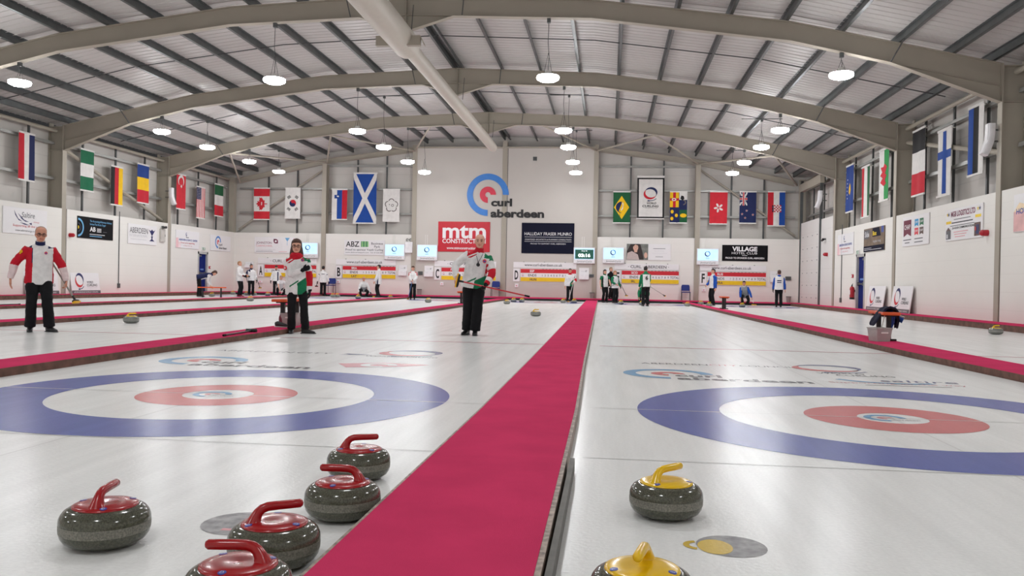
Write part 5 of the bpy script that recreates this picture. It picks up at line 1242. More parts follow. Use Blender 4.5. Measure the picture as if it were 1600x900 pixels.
def person(label, loc, rz, H=1.75, P=None, N=None, lat=(1, 0, 0), wa=None, wb=None, ea=None, eb=None, aa=None, ab=None, ta=(0, -1, 0), tb=(0, -1, 0), ka=(0, -1, 0), kb=(0, -1, 0), head=(0, 0, 0), hda=None, hdb=None, na=None, nb=None, curl=(.5, .5),
           jacket=None, jmats=(None,), jlen=.0, sleeves='long', trousers=None, shoes=None, skin=None, hair=('short', None), glasses=False, gloves=(None, None), collar=None, vox=.009, face=True, build=1.0, group=None, loose=1.0, hs=1.06):
    """joints in the person's own frame: x to the viewer's right when facing him, -y forward. 'a' is the limb on the -x side, 'b' on the +x side"""
    s_ = H / 1.75; V = Vector
    root = thing('person', label, 'person', loc, rz, group)
    P = V(P or (0, .01, .93 * s_)); N = V(N or (0, .02, 1.47 * s_)); lat = V(lat).normalized(); up = (N - P).normalized(); lat = (lat - up * lat.dot(up)).normalized(); fw = lat.cross(up) * -1   # forward (-y for an upright figure)
    fw = up.cross(lat); fw = fw if fw.y < 0 or abs(up.z) < .6 else -fw
    T = (N - P).length
    sh = {-1: N - up * .078 * s_ - lat * .172 * s_ * build, 1: N - up * .078 * s_ + lat * .172 * s_ * build}
    hp = {-1: P - up * .02 * s_ - lat * .088 * s_, 1: P - up * .02 * s_ + lat * .088 * s_}
    UA, FA, TH, SH = .30 * s_, .255 * s_, .432 * s_, .415 * s_
    wr = {-1: V(wa or (-.27 * s_, -.06, .84 * s_)), 1: V(wb or (.27 * s_, -.06, .84 * s_))}
    an = {-1: V(aa or (-.10 * s_, .0, .085 * s_)), 1: V(ab or (.10 * s_, .0, .085 * s_))}
    el, kn = {}, {}
    for k, pe, pk in ((-1, ea, ka), (1, eb, kb)):
        el[k], wr[k] = ik(sh[k], wr[k], UA, FA, pe or (k * .5, .8, -.2)); kn[k], an[k] = ik(hp[k], an[k], TH, SH, pk)
    toe = {-1: V(ta).normalized(), 1: V(tb).normalized()}
    # head frame
    yaw, pit, til = (R(a) for a in head)
    M3 = Matrix.Rotation(yaw, 3, 'Z') @ Matrix.Rotation(pit, 3, 'X') @ Matrix.Rotation(til, 3, 'Y')
    lean = up.z < .75
    HO = N + up * .050 * s_ + fw * .014
    F = lambda v: HO + M3 @ (v * s_ * hs)
    # ---------------- body, one surface
    b = MB()
    b.loft([P - up * .10 * s_, P - up * .05 * s_, P + up * .05 * s_, P + up * T * .3, P + up * T * .62, P + up * T * .84, P + up * T * .93, P + up * T * 1.0], [(.10 * s_, .085 * s_), (.155 * s_, .105 * s_), (.16 * s_ * build, .11 * s_), (.135 * s_ * build, .095 * s_), (.16 * s_ * build, .11 * s_), (.165 * s_ * build, .09 * s_), (.12 * s_, .07 * s_), (.055 * s_, .055 * s_)], lat=lat, n=18)
    b.loft([N - up * .03, N + up * .03, HO.lerp(F(V((0, .02, .05))), .6), F(V((0, .015, .09)))], [.062 * s_, .056 * s_, .054 * s_, .05 * s_], lat=lat, n=14)
    head_loft(b, HEADS, F)
    b.loft([F(V((0, -.086, .118))), F(V((0, -.098, .098))), F(V((0, -.110, .078))), F(V((0, -.094, .068)))], [.007 * s_, .010 * s_, .0145 * s_, .010 * s_], n=8, round_cap=.3)
    b.loft([F(V((-.05, -.080, .126))), F(V((0, -.089, .124))), F(V((.05, -.080, .126)))], [.007 * s_] * 3, n=6)
    for k in (-1, 1):
        b.ball(F(V((k * .074, .010, .098))), (.010 * s_, .018 * s_, .030 * s_), M3=M3)
        b.ball(F(V((k * .042, -.068, .078))), (.022 * s_, .02 * s_, .022 * s_), M3=M3)
        b.loft(limb_pts(sh[k], el[k], wr[k]), [r * s_ for r in (.056, .053, .049, .045, .042, .040, .042, .040, .035, .030, .026)], n=12, round_cap=.4)
        b.loft(limb_pts(hp[k], kn[k], an[k]), [r * s_ for r in (.088, .083, .076, .068, .060, .054, .054, .056, .050, .040, .034)], n=14, round_cap=.4)
        f0 = an[k] - V((0, 0, an[k].z)) * 0
        b.loft([an[k] - toe[k] * .045 * s_ - V((0, 0, .035)) * s_, an[k] + toe[k] * .04 * s_ - V((0, 0, .045)) * s_, an[k] + toe[k] * .15 * s_ - V((0, 0, .062)) * s_], [(.030 * s_, .028 * s_), (.034 * s_, .03 * s_), (.03 * s_, .016 * s_)], lat=toe[k].cross(V((0, 0, 1))), n=10, round_cap=.5)
    hd = {}
    for k, hh, nn, cu in ((-1, hda, na, curl[0]), (1, hdb, nb, curl[1])):
        d = V(hh) if hh else (wr[k] - el[k]); nrm = V(nn) if nn else V((-k, .15, 0)); hd[k] = (d.normalized(), nrm)
        # palm faces nrm; the thumb side is forward of the body
        dn = d.normalized(); n2 = (nrm - dn * nrm.dot(dn)).normalized(); sd = dn.cross(n2); side = 1 if (sd.dot(fw) + .3 * sd.z) >= 0 else -1
        hand(b, wr[k] + dn * .018, dn, n2, s_, cu, side)
        hd[k] = (dn, n2, cu, side)
    me = remesh(b, vox, 2); body = link_mesh(me, 'body', (skin or SK1,), root)
    # ---------------- trousers
    b = MB(); L_ = loose
    b.loft([P + up * .11 * s_, P + up * .03 * s_, P - up * .05 * s_, P - up * .11 * s_], [(.155 * s_ * build, .118 * s_), (.172 * s_ * build, .124 * s_), (.165 * s_ * build, .118 * s_), (.12 * s_, .10 * s_)], lat=lat, n=18, round_cap=.2)
    for k in (-1, 1):
        end = kn[k].lerp(an[k], .99)
        b.loft(limb_pts(hp[k], kn[k], end), [r * s_ for r in (.102, .099, .093 * L_, .086 * L_, .08 * L_, .076 * L_, .075 * L_, .076 * L_, .076 * L_, .077 * L_, .08 * L_)], n=16, round_cap=.15)
    link_mesh(wrinkle(remesh(b, max(vox, .010), 3), .007, len(label)), 'trousers', (trousers or C_K,), root)
    # ---------------- shoes
    for k in (-1, 1):
        g = an[k] - V((0, 0, .085 * s_)); t = toe[k]; u = V((0, 0, 1)); b = MB()
        b.loft([g - t * .07 * s_ + u * .045 * s_, g - t * .03 * s_ + u * .052 * s_, g + t * .04 * s_ + u * .048 * s_, g + t * .11 * s_ + u * .034 * s_, g + t * .165 * s_ + u * .026 * s_, g + t * .195 * s_ + u * .022 * s_], [(.030 * s_, .042 * s_), (.038 * s_, .05 * s_), (.042 * s_, .046 * s_), (.048 * s_, .032 * s_), (.042 * s_, .024 * s_), (.022 * s_, .014 * s_)], lat=t.cross(u), n=14, round_cap=.5)
        b.loft([g + u * .05 * s_, g + u * .12 * s_], [.046 * s_, .046 * s_], n=12)
        sm = remesh(b, .012, 2); z0 = g.z; so = link_mesh(sm, 'shoe', (shoes or SHOE,), root)
        q = MB(); q.loft([g - t * .085 * s_ + u * .008, g + t * .0 + u * .008, g + t * .12 * s_ + u * .008, g + t * .19 * s_ + u * .008, g + t * .212 * s_ + u * .008], [(.030 * s_, .009), (.042 * s_, .009), (.050 * s_, .009), (.036 * s_, .009), (.01, .008)], lat=t.cross(u), n=14); q.build('sole', SOLE, so)
    # ---------------- jacket
    b = MB(); hem = .10 + jlen
    b.loft([P - up * hem * s_, P - up * (hem * .4) * s_, P + up * T * .2, P + up * T * .45, P + up * T * .68, P + up * T * .85, P + up * T * .94, P + up * T * 1.0], [(.200 * s_ * build, .155 * s_), (.201 * s_ * build, .155 * s_), (.188 * s_ * build, .144 * s_), (.186 * s_ * build, .138 * s_), (.194 * s_ * build, .136 * s_), (.186 * s_ * build, .114 * s_), (.135 * s_, .09 * s_), (.080 * s_, .078 * s_)], lat=lat, n=24, power=2.35)
    for k in (-1, 1):
        if sleeves == 'long':
            b.loft(limb_pts(sh[k] - lat * k * .02, el[k], wr[k]), [r * s_ for r in (.076, .078, .075, .071, .067, .066, .064, .061, .057, .052, .046)], n=14, round_cap=.2)
        else:
            e2 = sh[k].lerp(el[k], .62); b.loft([sh[k] - lat * k * .02, sh[k].lerp(e2, .5), e2], [.082 * s_, .078 * s_, .07 * s_], n=14, round_cap=.1)
    ctx = dict(P=P, N=N, up=up, lat=lat, fw=fw, sh=sh, el=el, wr=wr, s=s_, T=T)
    def colfn(p, n):
        p = V(p)
        best = None
        for k in (-1, 1):
            d1, t1 = seg_d(p, sh[k], el[k]); d2, t2 = seg_d(p, el[k], wr[k])
            d, t = (d1, t1 * .5) if d1 < d2 else (d2, .5 + t2 * .5)
            if best is None or d < best[0]: best = (d, t, k)
        r = p - P; h_ = r.dot(up) / T; x = r.dot(lat) / s_; f = r.dot(fw) / s_
        d, t, k = best
        on = d < (.095 if t < .12 else .105) * s_ and (t > .14 or abs(x) > .175) and (abs(x) > .19 or (t > .3 and d < .085 * s_ and (f > .12 or abs(x) > .15)))
        return jacket((k, t) if on else None, x, h_, f)
    link_mesh(wrinkle(remesh(b, max(vox * 1.2, .007), 4), .008, len(label) + 3), 'jacket', jmats, root, colfn if jacket else None)
    cm = collar if collar else jmats[0]
    b = MB(); b.loft([N - up * .045 * s_ - fw * .0, N + up * .0, N + up * .035 * s_ + fw * .006, N + up * .062 * s_ + fw * .01], [(.096 * s_, .09 * s_), (.082 * s_, .08 * s_), (.072 * s_, .074 * s_), (.070 * s_, .072 * s_)], lat=lat, n=18); b.build('collar', cm, root, smooth=60)
    # ---------------- gloves
    for k, gm in ((-1, gloves[0]), (1, gloves[1])):
        if gm:
            dn, n2, cu, side = hd[k]; b = MB(); hand(b, wr[k] + dn * .018, dn, n2, s_, cu, side, grow=.0035); b.loft([wr[k] - dn * .03, wr[k] + dn * .03], [.04 * s_, .038 * s_], n=12); link_mesh(remesh(b, .007, 2), 'glove', (gm,), root)
    # ---------------- hair and face
    if hair:
        b = MB(); head_loft(b, HAIR[hair[0]], F, 24)
        link_mesh(remesh(b, .007, 2), 'hair', (hair[1],), root)
    if face:
        for k in (-1, 1):
            b = MB(); b.ball(F(V((k * .031, -.0845, .1085))), (.0125 * s_, .006 * s_, .0062 * s_), M3=M3); b.build('eye', EYEW, root, smooth=90)
            b = MB(); b.loft([F(V((k * .014, -.0925, .1275))), F(V((k * .034, -.0905, .133))), F(V((k * .052, -.081, .127)))], [.0042 * s_, .0045 * s_, .003 * s_], n=6); b.build('eyebrow', BROW, root)
        b = MB(); b.loft([F(V((-.025, -.0905, .045))), F(V((0, -.0975, .044))), F(V((.025, -.0905, .045)))], [(.004 * s_, .004 * s_), (.0075 * s_, .006 * s_), (.004 * s_, .004 * s_)], n=8); b.build('lips', LIP, root, smooth=60)
    if glasses:
        b = MB()
        for k in (-1, 1):
            pts = [F(V((k * .034 + .026 * math.cos(2 * math.pi * i / 14), -.104, .1075 + .018 * math.sin(2 * math.pi * i / 14)))) for i in range(15)]; b.tube(pts, .0035 * s_, 6)
            b.tube([F(V((k * .060, -.102, .112))), F(V((k * .078, -.05, .112))), F(V((k * .079, .01, .108)))], .0032 * s_, 5)
        b.tube([F(V((-.009, -.105, .112))), F(V((.009, -.105, .112)))], .0032 * s_, 5); b.build('eyeglasses', GLASS, root)
    ctx['root'] = root; ctx['F'] = F
    return ctx
def at_px(px, py, Y=None):
    """ground point under pixel; with Y given the point on that pixel column at distance Y"""
    if Y is None: p = onz(px, py); return Vector((p.x, min(p.y, ICE_END - .15), 0)) if p.y <= ICE_END - .15 else Vector((p.x * (ICE_END - .15) / p.y, ICE_END - .15, 0))
    d = ray(px, py); return Vector((d.x / d.y * Y, Y, 0))
def facing(p): return math.atan2(-p.x, p.y)
def broom(label, A, B, hmat, padmat, headlen=.19, group='curling brooms', across=None):
    """A: grip end, B: brush end (world points)"""
    A, B = Vector(A), Vector(B); root = thing('curling_broom', label, 'broom', B, 0, group); A = A - B; O = Vector((0, 0, 0)); d = A.normalized()
    b = MB(); b.tube([O + d * .05, A * .5, A], .0135, 10); b.build('handle', hmat, root, smooth=60)
    b = MB(); b.tube([A * .93, A * 1.0, A + d * .004], .016, 10); b.build('grip', C_K, root, smooth=60)
    l = Vector(across) - d * d.dot(Vector(across)) if across else d.cross(Vector((0, 0, 1))); l = l.normalized() if l.length > .1 else Vector((1, 0, 0)); n = l.cross(d).normalized()
    b = MB(); b.loft([-l * headlen / 2, -l * headlen * .3, l * headlen * .3, l * headlen / 2], [(.018, .022), (.026, .032), (.026, .032), (.018, .022)], lat=d, n=12, round_cap=.5); b.loft([O, d * .10], [.022, .016], n=10); b.build('head', BLACK, root, smooth=60)
    b = MB(); b.loft([-l * headlen * .52 - d * .022, l * headlen * .52 - d * .022], [(.016, .034), (.016, .034)], lat=d, n=12, round_cap=.8); b.build('pad', padmat, root, smooth=60)
    return root
HD_R = mat('handle_red', rgb(190, 24, 40), .3, coat=.4); HD_GY = mat('handle_grey', rgb(150, 148, 142), .35, .3); HD_BL = mat('handle_blue', rgb(80, 110, 170), .35); HD_W = mat('handle_white', rgb(214, 212, 208), .3); HD_K = mat('handle_black', rgb(30, 30, 32), .35)
PADY = mat('pad_yellow', rgb(240, 180, 30), .6)

# ---- bald man walking towards the camera with a red broom
def j_team(arm, x, h, f):
    # 0 white 1 red 2 green
    if arm:
        k, t = arm
        if k == -1: return 0
        if t < .16: return 2
        if t < .40: return 0
        if t < .76: return 1
        if t < .90: return 0
        return 1
    if h > .965: return 1
    if f > -.02:
        if x < -.015 and h > .72:
            q = (x + .015) * -1; e = .97 - q * .85
            if h > .74 + max(0, (.11 - q)) * 1.4 and q > .02:
                return 0 if abs(h - (.80 + (.13 - q) * 1.15)) < .022 else 1
        if x > .10 and h > .80: return 2
        if x > -.14 and h < .30:
            c = -.16 + (x + .14) * 1.25
            if x > .165: return 0 if h > .22 else 2
            if h < c and x > .00: return 2
            if abs(h - c - .06) < .028 and x < .02: return 2
        if x > .155 and .15 < h < .62: return 1
        return 0
    if x > .12 and h > .8: return 2
    if x < -.05 and h > .8: return 1
    return 0
pm = at_px(737, 523.5); K = facing(pm)
ctxm = person('bald person in white red and green team jacket walking with a red broom', pm, K, 1.80, P=(.03, .02, .955), N=(.105, .0, 1.475), wa=(-.285, -.20, 1.005), ea=(-1, .25, -.15), wb=(.235, -.25, .90), eb=(1, .3, -.1),
    hda=(-.15, -.35, -1), na=(.9, -.3, 0), hdb=(-.35, -.55, -.75), nb=(-.7, -.2, .6), curl=(.75, 1.15), aa=(-.085, .06, .09), ab=(.06, -.06, .085), ka=(0, -1, 0), kb=(.05, -1, 0), ta=(-.45, -1, 0), tb=(-.05, -1, 0), head=(-3, -2, 0),
    jacket=j_team, jmats=(C_W, C_R, C_G), jlen=.03, hair=('bald', H_SH), gloves=(None, C_K), collar=C_R, vox=.006, build=1.06, loose=1.16, skin=SK1)
def W_(c, v): 
    r = c['root']; return r.location + Matrix.Rotation(r.rotation_euler[2], 3, 'Z') @ Vector(v)
broom('red and white broom held across the body of the bald person', W_(ctxm, (.98, -.36, .70)), W_(ctxm, (-.25, -.30, .95)), HD_R, PADY, .22, across=(-.35, 0, -1))
F = ctxm['F']; q = ctxm['root']
b = MB(); b.tube([F(Vector((-.058, -.045, -.085))), F(Vector((-.035, -.115, -.16))), F(Vector((-.012, -.165, -.235)))], .004, 6); b.tube([F(Vector((.058, -.045, -.085))), F(Vector((.03, -.115, -.16))), F(Vector((-.012, -.165, -.235)))], .004, 6); ob = b.build('lanyard', C_K, q)
b = MB(); b.loft([F(Vector((-.012, -.155, -.275))), F(Vector((-.012, -.185, -.275)))], [.032, .032], n=16, round_cap=.2); b.ball(F(Vector((-.012, -.168, -.238))), .012); b.build('stopwatch', BLACK, ob)
BADGER = mat('badge_red', rgb(214, 50, 60), .5); BADGEB = mat('badge_royal', rgb(50, 90, 180), .5)
def chest_badge(c, x, h, r=.034):
    p = c['P'] + c['up'] * h + c['lat'] * x * c['s']; p = p + c['fw'] * .136 * c['s']
    b = MB(); b.ball(p, (r, .008, r * 1.05), BADGER, 14, 8); b.ball(p + c['fw'] * .003 - c['up'] * .004, (r * .62, .008, r * .55), BADGEB, 12, 7); b.build('chest_badge', None, c['root'], smooth=80)
chest_badge(ctxm, .115, .37)

# ---- woman with long dark hair, arm across her chest
pw = at_px(466, 521); K = facing(pw)
ctxw = person('long haired person with glasses in white red and green jacket, one arm folded', pw, K, 1.62, P=(-.03, .02, .855), N=(-.05, .0, 1.325), wa=(.045, -.20, 1.075), ea=(-.6, .2, -1), wb=(.185, -.03, .68), eb=(1, .3, 0),
    hda=(.8, -.05, .35), na=(0, 1, .1), hdb=(0, -.1, -1), nb=(-1, 0, 0), curl=(.7, .4), aa=(-.115, .02, .08), ab=(.115, -.03, .08), ta=(-.1, -1, 0), tb=(.95, -.45, 0), head=(-2, 2, 0),
    jacket=lambda arm, x, h, f: (0 if arm[0] == -1 else (2 if arm[1] < .10 else 0 if arm[1] < .36 else 1 if arm[1] < .88 else 0)) if arm else j_team(None, x, h, f), jmats=(C_W, C_R, C_G), jlen=.10, hs=1.12, hair=('long', H_BR), gloves=(C_K, C_K), collar=C_R, glasses=True, vox=.006, build=1.10, loose=.98, skin=SK1)
b = MB(); c = ctxw; b.loft([c['N'] - c['up'] * .06, c['N'] - c['up'] * .02 + c['fw'] * .012, c['N'] + c['up'] * .025 + c['fw'] * .016, c['N'] + c['up'] * .052 + c['fw'] * .016], [(.12, .10), (.112, .108), (.098, .102), (.080, .088)], lat=c['lat'], n=24, round_cap=.1); link_mesh(wrinkle(remesh(b, .007, 1), .012, 2), 'scarf', (C_R,), c['root'])
chest_badge(ctxw, .105, .40, .028)
p_ = c['sh'][-1].lerp(c['el'][-1], .55) + Vector((-.050, -.052, 0)); b = MB(); b.ball(p_, (.03, .018, .036), BADGER, 12, 7); b.ball(p_ + Vector((-.004, -.006, 0)), (.018, .016, .02), C_W, 10, 6); b.build('sleeve_badge', None, c['root'], smooth=80)

# ---- man with glasses, red sleeves, on the left
def j_left(arm, x, h, f):
    # 0 white 1 red 2 navy 3 pinkish
    if arm:
        k, t = arm; return 1 if t < .56 else 3
    if h > .985: return 0
    if abs(x) > .115 and h > .90: return 2
    if x < -.10 and h < .9: return 2 if x > -.112 and h > .45 else 1
    if x > .19: return 1
    return 0
pl = at_px(62, 518.5); K = facing(pl)
ctxl = person('person with glasses in white jacket with red sleeves at the far left', pl, K, 1.71, P=(-.02, .03, .90), N=(-.01, -.07, 1.405), wa=(-.415, -.02, .855), ea=(-1, .35, 0), wb=(.37, .03, .835), eb=(1, .45, .1),
    hda=(.02, -.15, -1), na=(1, -.2, 0), hdb=(-.02, -.12, -1), nb=(-1, 0, 0), curl=(.25, .9), aa=(-.135, .02, .085), ab=(.135, -.05, .085), ta=(-.05, -1, 0), tb=(.55, -.85, 0), head=(4, 6, 3),
    jacket=j_left, jmats=(C_W, C_R, C_N, C_P), jlen=.02, hair=('receding', H_GY), glasses=True, collar=C_W, vox=.006, build=1.06, loose=1.1, skin=SK2)
b = MB(); c = ctxl; b.loft([c['N'] + c['up'] * .0 + c['fw'] * .01, c['N'] + c['up'] * .055 + c['fw'] * .016], [(.074, .085), (.068, .078)], lat=c['lat'], n=18); b.build('neck_warmer', C_N, c['root'], smooth=60)
chest_badge(ctxl, .085, .40, .022)
p_ = c['sh'][-1].lerp(c['el'][-1], .22) + Vector((-.045, -.065, 0)); b = MB(); b.ball(p_, (.022, .012, .026), C_Y, 10, 6); b.ball(p_ + Vector((-.012, .004, -.03)), (.012, .01, .012), C_Y, 8, 5); b.build('sleeve_badge', None, c['root'], smooth=80)
broom('grey broom with a yellow pad hanging from the hand of the person in red sleeves', W_(ctxl, (.13, .16, 1.18)), W_(ctxl, (.505, -.06, .50)), HD_GY, PADY, .16)
# ---- brooms lying on the carpet
a_, c_ = onz(349, 524, .10), onz(392, 517, .10)
broom('black broom lying on the walkway carpet left of the dark haired person', a_, c_, HD_K, PADY and BLACK, .16)
a_, c_ = onz(17, 476, .10), onz(38, 476.5, .10)
o = broom('black broom lying across the far left walkway behind the person in red sleeves', Vector((-15.95, a_.y + .55, .10)), Vector((-15.95, a_.y - .35, .10)), HD_K, PADY, .16)
# ---------------------------------------------------------------- players at the far end
def j_plain(arm, x, h, f): return 0
def far_person(label, px, py, turn=0, Y=None, **k):
    p = at_px(px, py, Y); p.z = k.pop('zb', 0.0); k.setdefault('vox', .011)
    c = person(label, p, facing(p) + R(turn), **k); return c
# 1 bending beside the far left bench, facing the viewer's right
def j1(arm, x, h, f): return (0 if arm else (1 if f > .0 or abs(x) > .15 else 0))
far_person('person in white and navy bending over beside the far left bench', 317, 463.8, 92, H=1.70, P=(0, .18, .92), N=(0, -.36, 1.06), lat=(1, 0, 0), wa=(-.16, -.30, .55), wb=(.16, -.38, .52), ea=(0, 1, .2), eb=(0, 1, .2), aa=(-.10, .12, .085), ab=(.10, .2, .085), head=(0, 62, 0), jacket=j1, jmats=(C_W, C_N), hair=('bob', H_BR), collar=C_N, skin=SK1)
# 2 fair haired man in profile, red shoes
def j2(arm, x, h, f): return 1 if (arm and arm[1] > .9) or (not arm and .2 < h < .55 and abs(f) < .03 and abs(x) > .1) else 0
far_person('fair haired person in a long white jacket and red shoes', 374, 463.3, 62, H=1.74, wa=(-.14, -.28, 1.02), wb=(.15, -.30, 1.05), ea=(-.4, .6, -1), eb=(.4, .6, -1), jacket=j2, jmats=(C_W, C_RD), jlen=.06, hair=('short', H_BL), shoes=SHOER, collar=C_W, build=1.12, gloves=(C_K, None), skin=SK1)
# 3 dark haired, white and navy, low broom
def j3(arm, x, h, f):
    if arm: return 1 if arm[0] == -1 and arm[1] < .35 else 0
    return 1 if x < -.06 and h > .72 and h - .72 > (x + .06) * -.9 else 0
c3 = far_person('dark haired person in white and navy below letter A, broom held low', 392, 461.5, 8, H=1.66, wa=(-.20, -.20, 1.02), ea=(-.6, .5, -.8), wb=(.27, -.05, .82), jacket=j3, jmats=(C_W, C_N), hair=('short', H_DK), collar=C_N, gloves=(C_K, C_K), skin=SK2)
broom('broom with a yellow pad hanging low beside the person below letter A', W_(c3, (.26, -.12, .95)), W_(c3, (.42, -.3, .42)), HD_K, PADY, .2)
broom('broom with a yellow pad held up between the two people left of letter A', W_(c3, (-.22, -.2, .70)), W_(c3, (-.30, -.28, .98)), HD_K, PADY, .2)
# 4 standing behind the crouching one
def j4(arm, x, h, f): return 1 if (not arm and .06 < x < .13 and f > 0 and h < .85) else 0
far_person('dark haired person in white with a navy stripe standing under letter A board', 431, 460.3, 0, H=1.64, wa=(-.28, -.04, .80), wb=(.25, -.14, .86), jacket=j4, jmats=(C_W, C_N), hair=('short', H_DK), collar=C_N, head=(0, 18, 0), gloves=(C_K, None), skin=SK2)
# 5 crouching
CROUCH = dict(P=(0, .14, .40), N=(0, -.10, .84), aa=(-.14, -.02, .085), ab=(.14, .10, .085), ka=(-.35, -1, .3), kb=(.35, -1, .3))
c5 = far_person('person in pale top crouching low beside the orange bench', 438, 462.8, 12, H=1.55, wa=(-.12, -.42, .22), wb=(.22, -.30, .40), ea=(-1, .2, 0), eb=(1, .2, 0), head=(-8, 8, 0), jacket=lambda *a: 0, jmats=(C_W,), sleeves='short', hair=('short', H_BL), collar=C_W, jlen=-.04, **CROUCH)
broom('yellow padded broom in the hand of the person crouching by the bench', W_(c5, (.10, -.38, .45)), W_(c5, (-.10, -.52, .05)), HD_W, PADY, .2)
# 6 seen from behind at the B chair
def j6(arm, x, h, f): return 1 if (not arm and f < -.1 and .62 < h < .72 and abs(x) < .09) else 2 if (arm and .2 < arm[1] < .26) else 0
c6 = far_person('dark haired person in white seen from behind below the letter B board edge', 504.5, 462, 176, H=1.66, wa=(-.30, -.02, .80), wb=(.30, -.04, .80), jacket=j6, jmats=(C_W, C_GR, C_N), hair=('short', H_DK), collar=C_W, gloves=(C_K, C_K), face=False, skin=SK2, jlen=.03)
broom('dark broom at the side of the person seen from behind near letter B', W_(c6, (.31, -.1, .95)), W_(c6, (.38, -.35, .55)), HD_K, PADY and HD_R, .16)
# 7 crouching man with a stone
def j7(arm, x, h, f): return 1 if (not arm and h < .45) else 0
c7 = far_person('bald person in white crouching with one hand on a stone under letter B board', 568, 464, 0, H=1.72, wa=(-.28, -.26, .27), wb=(.36, -.16, .27), ea=(-1, .3, .1), eb=(1, .3, .1), jacket=j7, jmats=(C_W, C_GR), hair=('bald', H_SH), collar=C_W, jlen=-.04, gloves=(None, C_K), skin=SK2, **CROUCH)
broom('yellow padded broom flat on the ice by the crouching person under letter B', W_(c7, (.30, .1, .35)), W_(c7, (.58, -.30, .045)), HD_K, PADY, .24)
# 8 long white jacket in profile
def j8(arm, x, h, f): return 1 if arm and .1 < arm[1] < .85 and False else (1 if (not arm and abs(x) > .17 and abs(f) < .035) else 0)
far_person('dark haired person in a long white jacket standing in profile right of letter B', 591, 464.5, -108, H=1.78, wa=(-.24, -.16, .86), wb=(.22, -.14, .88), jacket=j8, jmats=(C_W, C_N), jlen=.12, hair=('short', H_DK), collar=C_W, face=True, skin=SK1)
# 9 woman with a blue handled broom
def j9(arm, x, h, f): return 1 if (arm and arm[1] < .30) or (not arm and h > .86 and abs(x) > .10) else 0
c9 = far_person('person in white with red shoulders leaning on a blue broom', 644.5, 468, 0, H=1.68, wa=(-.06, -.24, .90), wb=(.02, -.26, .96), ea=(-1, .4, 0), eb=(1, .4, 0), jacket=j9, jmats=(C_W, C_R), hair=('short', H_BR), collar=C_W, head=(0, 14, 0), skin=SK1)
broom('blue handled broom standing on the ice before the person with red shoulders', W_(c9, (-.01, -.30, 1.02)), W_(c9, (-.22, -.36, .05)), HD_BL, PADY, .2)
# 10 clock screen player
def j10(arm, x, h, f):
    if arm: k, t = arm; return 0 if k == -1 else (1 if .35 < t < .75 else 0)
    if h > .93: return 1
    return 2 if (x > .0 and h < .42 and h < .10 + x * 2.2) else 0
c10 = far_person('person in white with green hem standing below the clock screen, broom upright', 890, 471.8, 0, H=1.72, wa=(-.25, -.04, .82), wb=(.18, -.24, 1.0), eb=(1, .3, -.4), jacket=j10, jmats=(C_W, C_R, C_G), hair=('short', H_DK), collar=C_R, skin=SK2)
broom('white handled broom upright in the hand of the player below the clock screen', W_(c10, (.24, -.28, 1.32)), W_(c10, (-.06, -.34, .05)), HD_W, PADY, .2)
# 11-13 the group right of the central walkway
def j11(arm, x, h, f):
    if arm: return 1
    if abs(x) > .135: return 1 if h > .72 else 2
    return 0 if f > -.05 else 1
far_person('dark haired person in white and green short sleeves right of the central walkway', 944.5, 472.3, 28, Y=43.9, H=1.70, wa=(-.27, -.05, .84), wb=(.18, -.28, .92), eb=(.8, .4, -.5), jacket=j11, jmats=(C_W, C_G, C_K), sleeves='short', hair=('bob', H_DK), collar=C_G, build=1.05, skin=SK1)
far_person('grey haired person in black standing behind two players in green and white', 954, 469.5, 40, Y=45.25, zb=.16, H=1.70, jacket=lambda *a: 0, jmats=(C_K,), hair=('short', H_GY), collar=C_K, skin=SK1)
c13 = far_person('fair haired person in white and green with a low broom, right one of the group', 960.5, 471.8, 38, Y=43.0, H=1.64, wa=(-.18, -.28, .96), ea=(-.8, .4, -.6), wb=(.26, -.10, .86), jacket=j11, jmats=(C_W, C_G, C_W), hair=('bob', H_BL), collar=C_G, gloves=(None, C_K), skin=SK1, jlen=.02)
broom('low broom with a yellow pad held by the right one of the group', W_(c13, (.26, -.14, .96)), W_(c13, (.36, -.48, .40)), HD_K, PADY, .2)
broom('grey broom held level across the group right of the central walkway', W_(c13, (.02, -.36, 1.08)), W_(c13, (-.52, -.24, .82)), HD_GY, HD_W, .12)
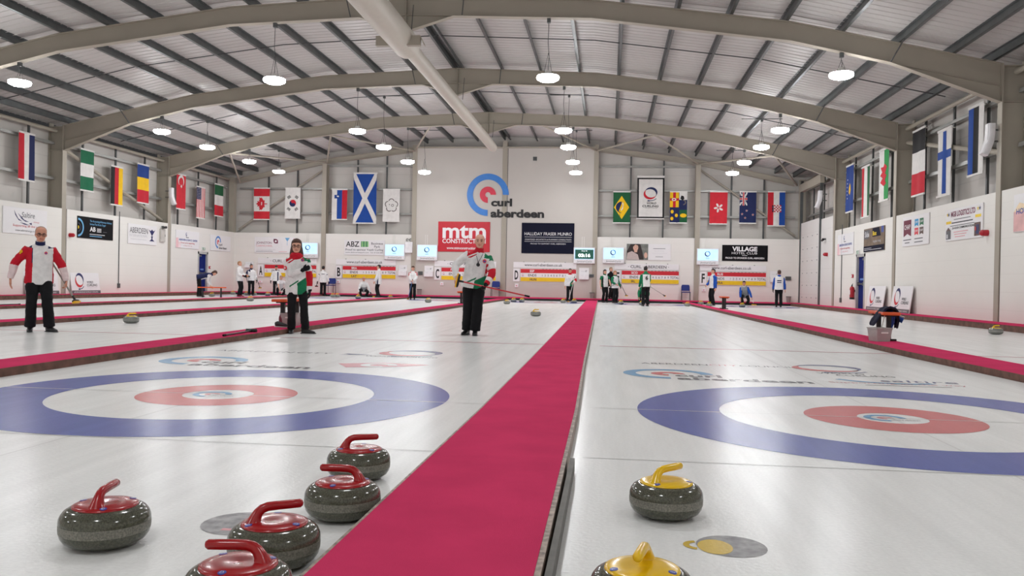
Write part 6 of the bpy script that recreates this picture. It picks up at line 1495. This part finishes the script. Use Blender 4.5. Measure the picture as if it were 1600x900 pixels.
# 14 player with number on the back
def j14(arm, x, h, f):
    if arm: return 1
    return 0 if (f < .02 and abs(x) < .155 and h < .84) else 1
c14 = far_person('person seen from behind with a number 6 on a white and green shirt', 1008.5, 478.5, 196, H=1.80, N=(0, -.06, 1.49), wa=(-.10, -.36, .98), wb=(.24, -.20, .84), ea=(-.8, .2, -.6), jacket=j14, jmats=(C_W, C_G), hair=('short', H_DK), collar=C_G, face=False, skin=SK2, head=(-28, 12, 0), jlen=.0)
q = c14; p_ = q['P'] + q['up'] * .30 - q['fw'] * .162
b = MB(); b.text('6', .0, -.09, INK, h=.17, align='c', bold=.03, d=0)
b.v = [p_ + q['lat'] * -v.x + q['up'] * v.z for v in b.v]; b.build('back_number', None, q['root'])
broom('broom with a yellow pad held out to the right by the player with a number', W_(c14, (-.02, -.42, 1.06)), W_(c14, (-.98, -.36, .48)), HD_GY, PADY, .24)
# 15 crouching in green behind
far_person('person in green crouching behind the player with a number', 1004, 473.6, 8, H=1.70, wa=(-.24, -.30, .30), wb=(.24, -.28, .32), ea=(-1, .3, 0), eb=(1, .3, 0), jacket=lambda *a: 0, jmats=(C_G,), hair=('short', H_BR), collar=C_G, jlen=-.04, skin=SK1, **CROUCH)
# 16 blue sleeves at letter F
def j16(arm, x, h, f): return 1 if arm else (1 if (x > .10 and abs(f) < .10) else 0)
far_person('dark haired person in white with blue sleeves watching at letter F', 1113, 477.3, -52, H=1.80, wa=(-.22, -.20, 1.0), wb=(.25, -.02, .86), ea=(-.6, .5, -.8), jacket=j16, jmats=(C_W, C_B), hair=('short', H_DK), collar=C_W, skin=SK1, build=1.05)
# 17 crouching thrower
def j17(arm, x, h, f): return 1 if arm else (1 if abs(x) > .15 else 0)
c17 = far_person('person in blue sleeves crouching to slide a stone under the letter F board', 1163, 476.6, -4, H=1.76, P=(.02, .18, .52), N=(-.02, -.14, .98), aa=(-.08, -.02, .085), ab=(.12, .22, .085), ka=(-.2, -1, .2), kb=(.3, -1, 0), wa=(-.18, -.38, .30), wb=(.40, -.22, .32), ea=(-1, .2, 0), eb=(1, .2, 0), jacket=j17, jmats=(C_GR, C_B), hair=('short', H_DK), collar=C_W, head=(0, 6, 0), skin=SK2)
broom('yellow padded broom on the ice beside the crouching person in blue sleeves', W_(c17, (.38, -.10, .42)), W_(c17, (.50, -.36, .05)), HD_W, PADY, .24)
# 18 seen from behind at the right
def j18(arm, x, h, f):
    if arm: return 1
    if f < -.08 and abs(x) < .10 and (.56 < h < .64 or .40 < h < .47): return 2
    return 0
far_person('person seen from behind in a white vest with blue sleeves, farthest right', 1216.5, 480, 184, H=1.78, wa=(-.29, -.03, .84), wb=(.27, -.10, .80), jacket=j18, jmats=(C_W, C_B, C_N), hair=('short', H_BR), collar=C_B, gloves=(None, C_K), face=False, skin=SK1, build=1.08)
